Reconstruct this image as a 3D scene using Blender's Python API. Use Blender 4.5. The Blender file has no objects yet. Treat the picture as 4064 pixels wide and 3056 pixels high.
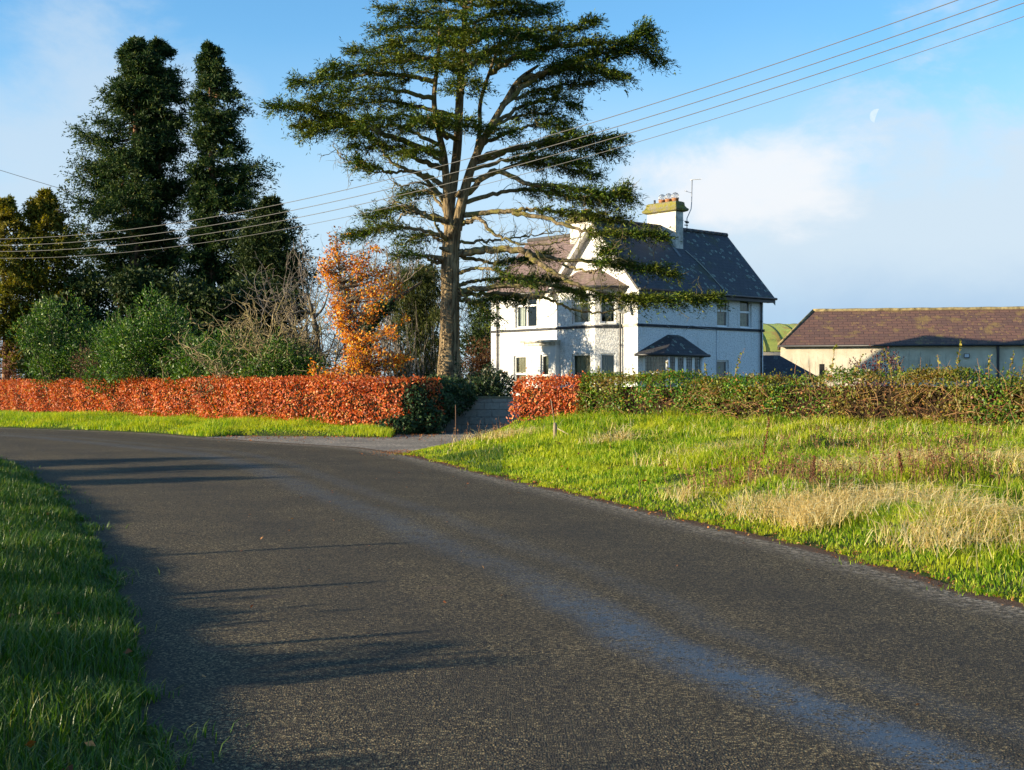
import bpy, math
import numpy as np
from mathutils import Vector, Matrix
R_ = math.radians
SC = bpy.context.scene
COL = SC.collection
rng = np.random.default_rng(7)

# ------------------------------------------------------------------ camera numbers (measured from the photograph)
SUN_E, SKY_STR, EXPO = 5.0, 0.088, 1.25
CLOUD_LIGHT = (4.5, 4.6, 4.75); CLOUD_VEIL = (3.0, 3.8, 4.6); CLOUD_GREY = (3.0, 3.65, 4.3); CLOUD_SIDE = (3.2, 3.8, 4.35); CLOUD_BANK = (1.7, 2.7, 3.9); VEIL_MAX = 0.85
SKY_TINT = (0.74, 1.16, 1.42)
SHADE = [(-9.6, -2.0, 2.6, 2.6, 'wide roadside bush nearest the camera, beyond the left edge'), (-9.9, 2.2, 1.5, 2.3, 'second roadside bush from the camera, beyond the left edge'), (-10.0, 4.5, 1.1, 2.45, 'third roadside bush from the camera'), (-10.7, 6.7, 0.9, 2.55, 'fourth roadside bush from the camera'), (-11.6, 8.6, 0.3, 1.7, 'fifth roadside bush from the camera'), (-12.4, 11.0, 0.5, 1.9, 'sixth roadside bush from the camera'), (-13.2, 13.6, 0.3, 1.9, 'seventh roadside bush from the camera'), (-14.0, 16.6, 0.35, 1.8, 'eighth roadside bush from the camera'), (-14.6, 19.5, 0.7, 2.4, 'third last roadside bush before the bend'), (-15.2, 22.4, 1.5, 2.6, 'second last roadside bush at the bend'), (-17.2, 26.0, 2.0, 2.6, 'wide last roadside bush at the bend')]
POSTS = [(-10.0, 5.5, 2.0, 0.05, 'wooden post nearest the camera beyond the left edge'), (-11.9, 9.8, 2.3, 0.05, 'second wooden post beyond the left edge'), (-12.2, 10.3, 1.8, 0.05, 'third wooden post beyond the left edge'), (-11.0, 7.5, 2.1, 0.05, 'fourth wooden post beyond the left edge')]
MOON_A = (0.25, 0.34, 0.41); MOON_B = (0.35, 0.41, 0.44)
F, HZ, EYE = 5200.0, 1540.0, 1.6
def P(px, py, d):
    """point at depth d seen at photo pixel px,py"""
    return np.array([(px-2032)/F*d, d, EYE+(HZ-py)/F*d])
def G(px, py, z=0.0):
    d = (EYE-z)*F/(py-HZ)
    return np.array([(px-2032)/F*d, d])

# ------------------------------------------------------------------ materials
def newmat(name):
    m = bpy.data.materials.new(name); m.use_nodes = True
    nt = m.node_tree; nt.nodes.clear()
    out = nt.nodes.new('ShaderNodeOutputMaterial')
    return m, nt, out
def N(nt, typ, **kw):
    n = nt.nodes.new('ShaderNode'+typ)
    for k, v in kw.items():
        if k.startswith('i_'):
            k2 = k[2:]; k2 = int(k2) if k2.isdigit() else k2.replace('_', ' ')
            n.inputs[k2].default_value = v
        else: setattr(n, k, v)
    return n
def ramp(nt, stops, interp='LINEAR'):
    r = nt.nodes.new('ShaderNodeValToRGB'); r.color_ramp.interpolation = interp
    e = r.color_ramp.elements
    while len(e) < len(stops): e.new(0.5)
    for i, (p, c) in enumerate(stops):
        e[i].position = p; e[i].color = (*c, 1) if len(c) == 3 else c
    return r
def mixc(nt, fac, a, b, mode='MIX'):
    m = nt.nodes.new('ShaderNodeMix'); m.data_type = 'RGBA'; m.blend_type = mode
    for sock, v in ((m.inputs[0], fac), (m.inputs[6], a), (m.inputs[7], b)):
        if hasattr(v, 'links') or isinstance(v, bpy.types.NodeSocket): nt.links.new(v, sock)
        elif isinstance(v, (int, float)): sock.default_value = v
        else: sock.default_value = (*v, 1) if len(v) == 3 else v
    return m.outputs[2]
def math_(nt, op, a, b=None, clamp=False):
    m = nt.nodes.new('ShaderNodeMath'); m.operation = op; m.use_clamp = clamp
    for i, v in enumerate((a, b)):
        if v is None: continue
        if isinstance(v, bpy.types.NodeSocket): nt.links.new(v, m.inputs[i])
        else: m.inputs[i].default_value = v
    return m.outputs[0]
def noise(nt, vec, scale, detail=4, rough=0.55, dist=0.0):
    n = N(nt, 'TexNoise', i_Scale=scale, i_Detail=detail, i_Roughness=rough, i_Distortion=dist)
    if vec is not None: nt.links.new(vec, n.inputs['Vector'])
    return n.outputs['Fac']
def smooth(nt, v, a, b):
    m = N(nt, 'MapRange', interpolation_type='SMOOTHSTEP'); nt.links.new(v, m.inputs[0])
    m.inputs[1].default_value = a; m.inputs[2].default_value = b
    return m.outputs[0]
def principled(nt, out, color, rough=0.7, spec=0.5, bump=None, bstr=0.5, bdist=0.02, metal=0.0):
    b = N(nt, 'BsdfPrincipled')
    for sock, v in (('Base Color', color), ('Roughness', rough), ('Specular IOR Level', spec), ('Metallic', metal)):
        if isinstance(v, bpy.types.NodeSocket): nt.links.new(v, b.inputs[sock])
        elif isinstance(v, (int, float)): b.inputs[sock].default_value = v
        else: b.inputs[sock].default_value = (*v, 1)
    if bump is not None:
        bn = N(nt, 'Bump', i_Strength=bstr, i_Distance=bdist); nt.links.new(bump, bn.inputs['Height'])
        nt.links.new(bn.outputs[0], b.inputs['Normal'])
    if out is not None: nt.links.new(b.outputs[0], out.inputs[0])
    return b
def coords(nt, which='Object'):
    return N(nt, 'TexCoord').outputs[which]

def leafmat(name, stops, trans=0.35, rough=0.5, spec=0.3, patch=None, pscale=0.5, tcol=None):
    """leaf colour differs leaf by leaf (island) and clump by clump"""
    m, nt, out = newmat(name)
    isl = N(nt, 'NewGeometry').outputs['Random Per Island']
    col = ramp(nt, stops); nt.links.new(isl, col.inputs[0]); c = col.outputs[0]
    if patch is not None:
        f = smooth(nt, noise(nt, coords(nt), pscale, 3), 0.42, 0.66)
        c = mixc(nt, f, c, mixc(nt, 0.6, c, patch))
    b = principled(nt, None, c, rough, spec)
    t = N(nt, 'BsdfTranslucent')
    hs = N(nt, 'HueSaturation', i_Saturation=1.15, i_Value=1.2); nt.links.new(c, hs.inputs['Color'])
    nt.links.new(hs.outputs[0], t.inputs[0])
    mx = N(nt, 'MixShader'); mx.inputs[0].default_value = trans
    nt.links.new(b.outputs[0], mx.inputs[1]); nt.links.new(t.outputs[0], mx.inputs[2])
    nt.links.new(mx.outputs[0], out.inputs[0])
    return m
def simple(name, c, rough=0.6, spec=0.4, var=0.15, scale=3.0, bump=0.0, bscale=30, metal=0.0):
    m, nt, out = newmat(name); co = coords(nt)
    n = noise(nt, co, scale, 6, 0.65)
    dark = tuple(x*(1-var*1.6) for x in c); light = tuple(min(1, x*(1+var)) for x in c)
    r = ramp(nt, [(0.3, dark), (0.7, light)]); nt.links.new(n, r.inputs[0])
    bn = noise(nt, co, bscale, 5) if bump else None
    principled(nt, out, r.outputs[0], rough, spec, bn, 0.7, bump, metal)
    return m
def barkmat(name, a, b, moss=None, zs=0.18, scale=9.0, bd=0.05):
    m, nt, out = newmat(name); co = coords(nt)
    mp = N(nt, 'Mapping'); mp.inputs['Scale'].default_value = (1, 1, zs); nt.links.new(co, mp.inputs[0])
    n = noise(nt, mp.outputs[0], scale, 7, 0.65, 0.6)
    r = ramp(nt, [(0.36, a), (0.62, b)]); nt.links.new(n, r.inputs[0]); c = r.outputs[0]
    if moss is not None:
        f = smooth(nt, noise(nt, co, 2.2, 5), 0.45, 0.62)
        c = mixc(nt, math_(nt, 'MULTIPLY', f, 0.75), c, moss)
    principled(nt, out, c, 0.9, 0.15, n, 1.0, bd)
    return m

# ------------------------------------------------------------------ tagging
def tag(o, label=None, cat=None, group=None, kind=None):
    if label: o['label'] = label
    if cat: o['category'] = cat
    if group: o['group'] = group
    if kind: o['kind'] = kind
    return o
def empty(name, loc, rz=0.0):
    o = bpy.data.objects.new(name, None); COL.objects.link(o)
    o.location = loc; o.rotation_euler = (0, 0, rz); o.empty_display_size = 0.2
    return o
def link_mesh(name, me, mats, parent=None, loc=None):
    o = bpy.data.objects.new(name, me); COL.objects.link(o)
    for m in (mats if isinstance(mats, (list, tuple)) else [mats]): me.materials.append(m)
    if parent is not None: o.parent = parent
    if loc is not None: o.location = loc
    return o
def np_mesh(name, verts, faces):
    """fast mesh from an (n,3) array and an (m,k) array of faces with equal side counts"""
    verts = np.asarray(verts, np.float32); faces = np.asarray(faces, np.int32)
    me = bpy.data.meshes.new(name); k = faces.shape[1]
    me.vertices.add(len(verts)); me.vertices.foreach_set('co', verts.ravel())
    me.loops.add(faces.size); me.loops.foreach_set('vertex_index', faces.ravel())
    me.polygons.add(len(faces)); me.polygons.foreach_set('loop_start', np.arange(0, faces.size, k, dtype=np.int32))
    me.update(calc_edges=True)
    return me

# ------------------------------------------------------------------ solid mesh builder (boxes, prisms, tubes), UV in metres
class MB:
    def __init__(s): s.v = []; s.f = []; s.sm = []
    def face(s, pts, smooth=False):
        i = len(s.v); s.v += [tuple(p) for p in pts]; s.f.append(list(range(i, i+len(pts)))); s.sm.append(smooth)
    def box(s, x0, x1, y0, y1, z0, z1):
        a, b = [(x0, y0), (x1, y0), (x1, y1), (x0, y1)], None
        return s.prism(a, z0, z1)
    def prism(s, poly, z0, z1):
        n = len(poly)
        s.face([(x, y, z0) for x, y in reversed(poly)]); s.face([(x, y, z1) for x, y in poly])
        for i in range(n):
            (x0, y0), (x1, y1) = poly[i], poly[(i+1) % n]
            s.face([(x0, y0, z0), (x1, y1, z0), (x1, y1, z1), (x0, y0, z1)])
        return s
    def slab(s, pts, t):
        """thick plate: polygon pts (ccw from outside) with thickness t behind it"""
        p = [Vector(q) for q in pts]; n = (p[1]-p[0]).cross(p[2]-p[0]).normalized()
        q = [a-n*t for a in p]; k = len(p)
        s.face(p); s.face(list(reversed(q)))
        for i in range(k): s.face([p[(i+1) % k], p[i], q[i], q[(i+1) % k]])
        return s
    def bar(s, a, b, w, h, up=(0, 0, 1)):
        a, b = Vector(a), Vector(b); d = (b-a).normalized(); x = d.cross(Vector(up)).normalized(); y = x.cross(d)
        c = lambda p, i, j: p+x*w*i/2+y*h*j/2
        A = [c(a, *k) for k in ((-1, -1), (1, -1), (1, 1), (-1, 1))]; B = [c(b, *k) for k in ((-1, -1), (1, -1), (1, 1), (-1, 1))]
        s.face(list(reversed(A))) if False else s.face(A); s.face(list(reversed(B)))
        for i in range(4): s.face([A[(i+1) % 4], A[i], B[i], B[(i+1) % 4]])
        return s
    def tube(s, path, r, n=8, cap=True):
        path = [Vector(p) for p in path]; m = len(path)
        rr = [r]*m if isinstance(r, (int, float)) else r
        base = len(s.v); prev = None
        for i, p in enumerate(path):
            d = (path[min(i+1, m-1)]-path[max(i-1, 0)]).normalized()
            if prev is None:
                x = d.cross(Vector((0, 0, 1)) if abs(d.z) < 0.9 else Vector((1, 0, 0))).normalized()
            else: x = (prev-d*prev.dot(d)).normalized()
            prev = x; y = d.cross(x)
            for k in range(n):
                t = 2*math.pi*k/n; s.v.append(tuple(p+(x*math.cos(t)+y*math.sin(t))*rr[i]))
        for i in range(m-1):
            for k in range(n):
                a = base+i*n+k; b = base+i*n+(k+1) % n
                s.f.append([a, b, b+n, a+n]); s.sm.append(True)
        if cap:
            s.f.append([base+k for k in reversed(range(n))]); s.sm.append(False)
            s.f.append([base+(m-1)*n+k for k in range(n)]); s.sm.append(False)
        return s
    def lathe(s, prof, n=16, c=(0, 0, 0)):
        base = len(s.v)
        for r, z in prof:
            for k in range(n):
                t = 2*math.pi*k/n; s.v.append((c[0]+r*math.cos(t), c[1]+r*math.sin(t), c[2]+z))
        for i in range(len(prof)-1):
            for k in range(n):
                a = base+i*n+k; b = base+i*n+(k+1) % n
                s.f.append([a, b, b+n, a+n]); s.sm.append(True)
        return s
    def build(s, name, mat, parent=None, loc=None):
        me = bpy.data.meshes.new(name); me.from_pydata(s.v, [], s.f); me.update()
        uv = me.uv_layers.new(name='UVMap')
        for p, sm in zip(me.polygons, s.sm):
            p.use_smooth = sm; n = p.normal
            t = Vector((0, 0, 1)).cross(n)
            t = t.normalized() if t.length > 1e-4 else Vector((1, 0, 0))
            b = n.cross(t)
            for li in p.loop_indices:
                co = me.vertices[me.loops[li].vertex_index].co; uv.data[li].uv = (co.dot(t), co.dot(b))
        return link_mesh(name, me, mat, parent, loc)

# ------------------------------------------------------------------ foliage: arrays of small leaf faces
def unit(a): return a/np.maximum(np.linalg.norm(a, axis=-1, keepdims=True), 1e-9)
def leaves(pos, dirs, length, width, roll=None, r=rng, bend=0.0):
    """rhombic leaves: one quad each, from pos along dirs"""
    n = len(pos); dirs = unit(dirs)
    ref = r.normal(size=(n, 3)) if roll is None else roll
    side = unit(np.cross(dirs, ref))
    L = np.broadcast_to(np.asarray(length, float), (n,))[:, None]; W = np.broadcast_to(np.asarray(width, float), (n,))[:, None]
    up = np.cross(side, dirs)
    v = np.empty((n, 4, 3))
    v[:, 0] = pos; v[:, 1] = pos+dirs*L*0.45+side*W*0.5+up*bend*L; v[:, 2] = pos+dirs*L; v[:, 3] = pos+dirs*L*0.45-side*W*0.5+up*bend*L
    return v.reshape(-1, 3)
class Leaves:
    def __init__(s): s.a = []
    def add(s, *a, **k): s.a.append(leaves(*a, **k)); return s
    def build(s, name, mat, parent=None, loc=None):
        v = np.concatenate(s.a)
        if parent is not None and loc is None: v = v-np.array(parent.location)
        return link_mesh(name, np_mesh(name, v, np.arange(len(v)).reshape(-1, 4)), mat, parent, loc)
class Tubes:
    """many thin tapering stems as one mesh (fast)"""
    def __init__(s, n=5): s.n = n; s.V = []; s.Fc = []; s.c = 0
    def add(s, path, r0, r1, n=None):
        p = np.asarray(path, float); m = len(p); n = n or s.n
        d = unit(np.gradient(p, axis=0)); ref = np.array([0.3, 0.2, 1.0]) if abs(d[0, 2]) < 0.85 else np.array([1.0, 0.2, 0.1])
        x = unit(np.cross(d, ref)); y = np.cross(d, x)
        rr = (np.linspace(0, 1, m)*(r1-r0)+r0) if np.isscalar(r0) else np.asarray(r0)
        t = np.arange(n)*2*np.pi/n
        ring = p[:, None]+rr[:, None, None]*(x[:, None]*np.cos(t)[None, :, None]+y[:, None]*np.sin(t)[None, :, None])
        i = np.arange(m-1)[:, None]*n+np.arange(n)[None]; j = np.arange(m-1)[:, None]*n+(np.arange(n)+1)[None] % n
        s.V.append(ring.reshape(-1, 3)); s.Fc.append(np.stack([i, j, j+n, i+n], -1).reshape(-1, 4)+s.c); s.c += m*n
    def build(s, name, mat, parent=None):
        v = np.concatenate(s.V)
        if parent is not None: v = v-np.array(parent.location)
        me = np_mesh(name, v, np.concatenate(s.Fc)); me.polygons.foreach_set('use_smooth', np.ones(len(me.polygons), bool))
        return link_mesh(name, me, mat, parent)
def wiggle(p0, d, length, n=6, amp=0.25, grav=0.0, r=rng):
    """a crooked stem starting at p0 in direction d"""
    p = [np.asarray(p0, float)]; d = unit(np.asarray(d, float)[None])[0]
    for i in range(n):
        d = unit((d+r.normal(size=3)*amp+np.array([0, 0, grav]))[None])[0]
        p.append(p[-1]+d*length/n)
    return np.array(p)
def resample(pts, n):
    pts = np.asarray(pts, float); s = np.r_[0, np.cumsum(np.linalg.norm(np.diff(pts, axis=0), axis=1))]
    t = np.linspace(0, s[-1], n)
    return np.stack([np.interp(t, s, pts[:, k]) for k in range(pts.shape[1])], -1)
def smoothpath(pts, n):
    """Catmull-Rom through pts"""
    p = np.asarray(pts, float); p = np.vstack([2*p[0]-p[1], p, 2*p[-1]-p[-2]]); out = []
    k = max(2, n//(len(p)-3))
    for i in range(1, len(p)-2):
        for t in np.linspace(0, 1, k, endpoint=False):
            out.append(0.5*((2*p[i])+(p[i+1]-p[i-1])*t+(2*p[i-1]-5*p[i]+4*p[i+1]-p[i+2])*t*t+(3*p[i]-3*p[i+1]+p[i+2]-p[i-1])*t**3))
    out.append(p[-2]); return np.array(out)

# ------------------------------------------------------------------ camera, sun, sky
cam = bpy.data.cameras.new('Camera'); co = bpy.data.objects.new('Camera', cam); COL.objects.link(co)
co.location = (0, 0, EYE); co.rotation_euler = (R_(90), 0, 0)
cam.sensor_fit = 'HORIZONTAL'; cam.sensor_width = 36; cam.lens = 36*F/4064; cam.shift_y = (HZ-1528)/4064
cam.clip_start = 0.1; cam.clip_end = 6000
SC.camera = co
SUN_AZ = np.array([-math.cos(R_(17.0)), -math.sin(R_(17.0))]); SUN_EL = R_(11.2)
sd = Vector((SUN_AZ[0]*math.cos(SUN_EL), SUN_AZ[1]*math.cos(SUN_EL), math.sin(SUN_EL)))
sl = bpy.data.lights.new('sun', 'SUN'); sl.energy = SUN_E; sl.angle = R_(0.5); sl.color = (1.0, 0.84, 0.58)
so = bpy.data.objects.new('sun', sl); COL.objects.link(so); so.rotation_euler = sd.to_track_quat('Z', 'Y').to_euler(); so.location = (-40, -20, 40)
w = bpy.data.worlds.new('World'); SC.world = w; w.use_nodes = True
nt = w.node_tree; nt.nodes.clear()
wo = nt.nodes.new('ShaderNodeOutputWorld'); bg = nt.nodes.new('ShaderNodeBackground'); nt.links.new(bg.outputs[0], wo.inputs[0])
sky = nt.nodes.new('ShaderNodeTexSky'); sky.sky_type = 'NISHITA'; sky.sun_disc = False; sky.sun_elevation = SUN_EL
sky.sun_rotation = math.atan2(sd.x, sd.y); sky.air_density = 1.0; sky.dust_density = 0.3; sky.ozone_density = 2.0
gen = nt.nodes.new('ShaderNodeTexCoord').outputs['Generated']
sep = nt.nodes.new('ShaderNodeSeparateXYZ'); nt.links.new(gen, sep.inputs[0])
X, Y, Z = sep.outputs
# clouds as places in the sky: azimuth and elevation of each bank, edges broken up by noise
azn = math_(nt, 'ARCTAN2', X, Y); eln = math_(nt, 'ARCSINE', Z)
mp = nt.nodes.new('ShaderNodeMapping'); mp.inputs['Scale'].default_value = (1.0, 1.0, 1.7); nt.links.new(gen, mp.inputs[0])
nz = noise(nt, mp.outputs[0], 9.0, 12, 0.62, 0.25); nz2 = noise(nt, mp.outputs[0], 2.6, 6, 0.5, 0.3)
def bank_(az, el, ra, re, soft, amp=2.4):
    """soft-edged cloud bank centred on a direction (degrees)"""
    u = math_(nt, 'DIVIDE', math_(nt, 'SUBTRACT', azn, R_(az)), R_(ra)); v = math_(nt, 'DIVIDE', math_(nt, 'SUBTRACT', eln, R_(el)), R_(re))
    r2 = math_(nt, 'SQRT', math_(nt, 'ADD', math_(nt, 'MULTIPLY', u, u), math_(nt, 'MULTIPLY', v, v)))
    return smooth(nt, math_(nt, 'ADD', r2, math_(nt, 'MULTIPLY', math_(nt, 'SUBTRACT', nz, 0.5), amp)), 1.0+soft, 1.0-soft)
skyc = mixc(nt, 1.0, sky.outputs[0], SKY_TINT, 'MULTIPLY')
veil = math_(nt, 'MULTIPLY', smooth(nt, math_(nt, 'ADD', eln, math_(nt, 'MULTIPLY', math_(nt, 'SUBTRACT', nz2, 0.5), 0.12)), R_(16.0), R_(5.0)), VEIL_MAX)
s1 = mixc(nt, veil, skyc, CLOUD_VEIL)
s1 = mixc(nt, math_(nt, 'MULTIPLY', bank_(-17.5, 6.0, 6.0, 8.5, 0.35, 1.6), 0.7), s1, CLOUD_GREY)
s1 = mixc(nt, math_(nt, 'MULTIPLY', bank_(20.0, 6.0, 14.0, 4.7, 0.45, 2.2), 0.85), s1, CLOUD_SIDE)
s1 = mixc(nt, math_(nt, 'MULTIPLY', bank_(10.8, 8.8, 4.2, 1.8, 0.5, 2.8), 0.85), s1, CLOUD_LIGHT)
s1 = mixc(nt, math_(nt, 'MULTIPLY', bank_(60.0, 14.0, 30.0, 9.0, 0.4), 0.8), s1, CLOUD_SIDE)
s1 = mixc(nt, math_(nt, 'MULTIPLY', bank_(-70.0, 12.0, 30.0, 9.0, 0.4), 0.8), s1, CLOUD_GREY)
low = math_(nt, 'MULTIPLY', smooth(nt, math_(nt, 'ADD', eln, math_(nt, 'MULTIPLY', math_(nt, 'SUBTRACT', nz, 0.5), 0.05)), R_(6.2), R_(2.2)), smooth(nt, azn, R_(-2.0), R_(12.0)))
s1 = mixc(nt, math_(nt, 'MULTIPLY', low, 0.75), s1, CLOUD_BANK)
nt.links.new(s1, bg.inputs[0]); bg.inputs[1].default_value = SKY_STR
SC.view_settings.view_transform = 'Standard'; SC.view_settings.look = 'None'
SC.view_settings.exposure = EXPO; SC.view_settings.gamma = 1.0
SC.cycles.max_bounces = 4; SC.cycles.diffuse_bounces = 2; SC.cycles.glossy_bounces = 2; SC.cycles.transparent_max_bounces = 12
# ------------------------------------------------------------------ ground, road, drive
Lr = [(7.5, -14), (3.7, -6)]+[tuple(G(*p)) for p in ((640, 3056), (570, 2800), (480, 2450), (400, 2230), (300, 2060), (150, 1915), (0, 1838))]+[(-14.5, 33.5), (-20, 40), (-29, 48), (-45, 60)]
Rr = [(14.5, -14), (9.4, -6), (5.6, 4.5)]+[tuple(G(*p)) for p in ((4064, 2395), (3600, 2268), (3200, 2165), (2800, 2077), (2400, 1982), (2000, 1893), (1750, 1832), (1600, 1800), (1420, 1775), (1120, 1757), (800, 1735), (550, 1716), (0, 1697))]+[(-30, 59), (-48, 71)]
Drive = [tuple(G(1606, 1801)), (-2.45, 33.6), (-1.9, 36.8), (-1.0, 39.8), (1.2, 41.9), (5.5, 41.5), (5.5, 47.2), (-3.7, 48.4), (-4.0, 45.6), tuple(G(1560, 1738)), tuple(G(1250, 1733)), tuple(G(950, 1731)), tuple(G(800, 1736)), tuple(G(1120, 1758)), tuple(G(1420, 1776))]
Lp = smoothpath(Lr, 160); Rp = smoothpath(Rr, 200)
roadpoly = np.vstack([Lp, Rp[::-1]])
def inside(p, poly):
    poly = np.asarray(poly); x, y = p[:, 0], p[:, 1]; r = np.zeros(len(p), bool); j = len(poly)-1
    for i in range(len(poly)):
        xi, yi = poly[i]; xj, yj = poly[j]
        c = ((yi > y) != (yj > y)) & (x < (xj-xi)*(y-yi)/((yj-yi) if yj != yi else 1e-12)+xi)
        r ^= c; j = i
    return r
def segdist(p, line):
    line = np.asarray(line); d = np.full(len(p), 1e9)
    for a, b in zip(line[:-1], line[1:]):
        ab = b-a; t = np.clip(((p-a)@ab)/max(ab@ab, 1e-9), 0, 1); q = a+t[:, None]*ab
        d = np.minimum(d, np.hypot(*(p-q).T))
    return d
Lp_c, Rp_c = resample(Lp, 60), resample(Rp, 70)
road_c = np.vstack([Lp_c, Rp_c[::-1]])
def offroad0(p):
    """distance outside road and drive (0 on them)"""
    d = np.minimum(segdist(p, Lp_c), segdist(p, Rp_c)); d[inside(p, road_c)] = 0
    dp = np.array(Drive); e = segdist(p, np.vstack([dp, dp[:1]])); e[inside(p, dp)] = 0
    return np.minimum(d, e)
GX0, GY0, GS = -40.0, 2.0, 0.1
_gx, _gy = np.meshgrid(np.arange(GX0, 20, GS), np.arange(GY0, 90, GS)); _sh = _gx.shape
_D = offroad0(np.stack([_gx.ravel(), _gy.ravel()], -1)).reshape(_sh)
def bilin(A, p):
    x = (p[:, 0]-GX0)/GS; y = (p[:, 1]-GY0)/GS; i = np.clip(x.astype(int), 0, _sh[1]-2); j = np.clip(y.astype(int), 0, _sh[0]-2)
    u = np.clip(x-i, 0, 1); v = np.clip(y-j, 0, 1)
    return (A[j, i]*(1-u)+A[j, i+1]*u)*(1-v)+(A[j+1, i]*(1-u)+A[j+1, i+1]*u)*v
def offroad(p):
    p = np.asarray(p, float); o = bilin(_D, p)
    far = (p[:, 0] < GX0) | (p[:, 0] > 19.8) | (p[:, 1] < GY0) | (p[:, 1] > 89.8)
    if far.any(): o[far] = offroad0(p[far])
    return o
HN = np.array([0.736, 0.677]); HC = 27.08        # line of the roadside hedges
trg = np.random.default_rng(3)
_S = (segdist(np.stack([_gx.ravel(), _gy.ravel()], -1), Lp_c)-segdist(np.stack([_gx.ravel(), _gy.ravel()], -1), Rp_c)).reshape(_sh)
lump_c = np.stack([trg.uniform(-3, 14, 260), trg.uniform(8, 42, 260)], -1); lump_r = trg.uniform(0.25, 0.9, 260); lump_h = trg.uniform(-0.10, 0.24, 260)
def right_side(p):
    """1 on the verge between the road and the right hand hedge and beyond it"""
    return (p[:, 0] > -2.9+0.15*(p[:, 1]-31)) & (p[:, 1] < 44) & (bilin(_S, p) > 0)
def hgt(p):
    p = np.asarray(p, float); D = offroad(p); s = p@HN-HC
    rt = D/(D+np.maximum(-s, 0)+1e-6)
    hR = 0.68*np.clip(rt, 0, 1)**0.9*np.clip(D/0.8, 0, 1)**0.6+np.clip(s, 0, 8)*0.0
    hO = 0.17*np.clip(D/1.2, 0, 1)**0.7+0.35*np.clip((s-0.5)/3, 0, 1)*np.clip(D/4, 0, 1)
    h = np.where(right_side(p), hR, hO)
    k = (p[:, 0] > -3) & (p[:, 0] < 15) & (p[:, 1] > 7) & (p[:, 1] < 43)
    if k.any():
        q = p[k]; add = np.zeros(len(q))
        for c, r, hh in zip(lump_c, lump_r, lump_h):
            add += hh*np.exp(-((q-c)**2).sum(1)/r**2)
        h[k] += add*np.clip(D[k]/1.5-0.2, 0, 1)*np.clip(-s[k]/2.5, 0, 1)*np.where(right_side(q), 1, 0.3)
    return np.where(D <= 0, -0.02, h)
gx = np.unique(np.concatenate([[-3000, -1200, -500, -250, -140, -90], np.arange(-60, -24, 2.0), np.arange(-24, -12, 0.6), np.arange(-12, 14, 0.25), np.arange(14, 40, 1.0), np.arange(40, 90, 8), [90, 140, 250, 500, 1200, 3000]]))
gy = np.unique(np.concatenate([[-3000, -1000, -300, -100, -50, -25], np.arange(-15, 4, 1.0), np.arange(4, 50, 0.3), np.arange(50, 80, 1.0), np.arange(80, 160, 8), [160, 250, 500, 1200, 3000]]))
XX, YY = np.meshgrid(gx, gy); pts = np.stack([XX.ravel(), YY.ravel()], -1)
zz = hgt(pts)
W_, H_ = len(gx), len(gy); ii = (np.arange(H_-1)[:, None]*W_+np.arange(W_-1)[None]).ravel()
me = np_mesh('ground', np.c_[pts, zz], np.stack([ii, ii+1, ii+W_+1, ii+W_], -1))
me.polygons.foreach_set('use_smooth', np.ones(len(me.polygons), bool))
m, nt, out = newmat('turf'); c = coords(nt)
n1 = noise(nt, c, 3.0, 6); n2 = noise(nt, c, 40.0, 4)
r1 = ramp(nt, [(0.3, (0.035, 0.055, 0.012)), (0.55, (0.06, 0.09, 0.018)), (0.75, (0.11, 0.10, 0.035))]); nt.links.new(n1, r1.inputs[0])
principled(nt, out, mixc(nt, 0.6, r1.outputs[0], mixc(nt, n2, (0.02, 0.03, 0.008), (0.10, 0.13, 0.03))), 0.95, 0.1, n2, 1.0, 0.06)
tag(link_mesh('ground', me, m), kind='structure')

# road: strips between the two edges, u across (0 left verge, 1 right verge), v in metres
n = 260; A = resample(Lp, n); B = resample(Rp, n); K = 14
t = np.linspace(0, 1, K+1)
V = A[:, None]*(1-t)[None, :, None]+B[:, None]*t[None, :, None]
camber = 0.05*np.sin(np.pi*t)
V = np.concatenate([V, np.broadcast_to(camber[None, :, None], V.shape[:2]+(1,))], -1)
idx = (np.arange(n-1)[:, None]*(K+1)+np.arange(K)[None]).ravel()
fc = np.stack([idx, idx+1, idx+K+2, idx+K+1], -1)
me = np_mesh('road', V.reshape(-1, 3), fc)
uv = me.uv_layers.new(name='UVMap'); Lc = np.r_[0, np.cumsum(np.linalg.norm(np.diff((A+B)/2, axis=0), axis=1))]
UV = np.stack([np.broadcast_to(t[None], (n, K+1)), np.broadcast_to(Lc[:, None], (n, K+1))], -1).reshape(-1, 2)
uv.data.foreach_set('uv', UV[fc.ravel()].astype(np.float32).ravel())
me.polygons.foreach_set('use_smooth', np.ones(len(me.polygons), bool))
m, nt, out = newmat('asphalt'); c = coords(nt); uvn = N(nt, 'UVMap').outputs[0]
su = N(nt, 'SeparateXYZ'); nt.links.new(uvn, su.inputs[0]); U = su.outputs[0]
vor = N(nt, 'TexVoronoi', i_Scale=95.0); nt.links.new(c, vor.inputs['Vector'])
vor2 = N(nt, 'TexVoronoi', i_Scale=34.0); nt.links.new(c, vor2.inputs['Vector'])
chip = N(nt, 'SeparateColor'); nt.links.new(vor.outputs['Color'], chip.inputs[0])
chipb = N(nt, 'SeparateColor'); nt.links.new(vor2.outputs['Color'], chipb.inputs[0])
chips = ramp(nt, [(0.0, (0.012, 0.010, 0.009)), (0.5, (0.044, 0.036, 0.025)), (0.80, (0.14, 0.106, 0.056)), (1.0, (0.38, 0.29, 0.15))]); nt.links.new(chip.outputs[0], chips.inputs[0])
big = noise(nt, c, 0.55, 6, 0.6); mid = noise(nt, c, 3.2, 6, 0.65); fine = noise(nt, c, 14.0, 5, 0.7)
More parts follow.
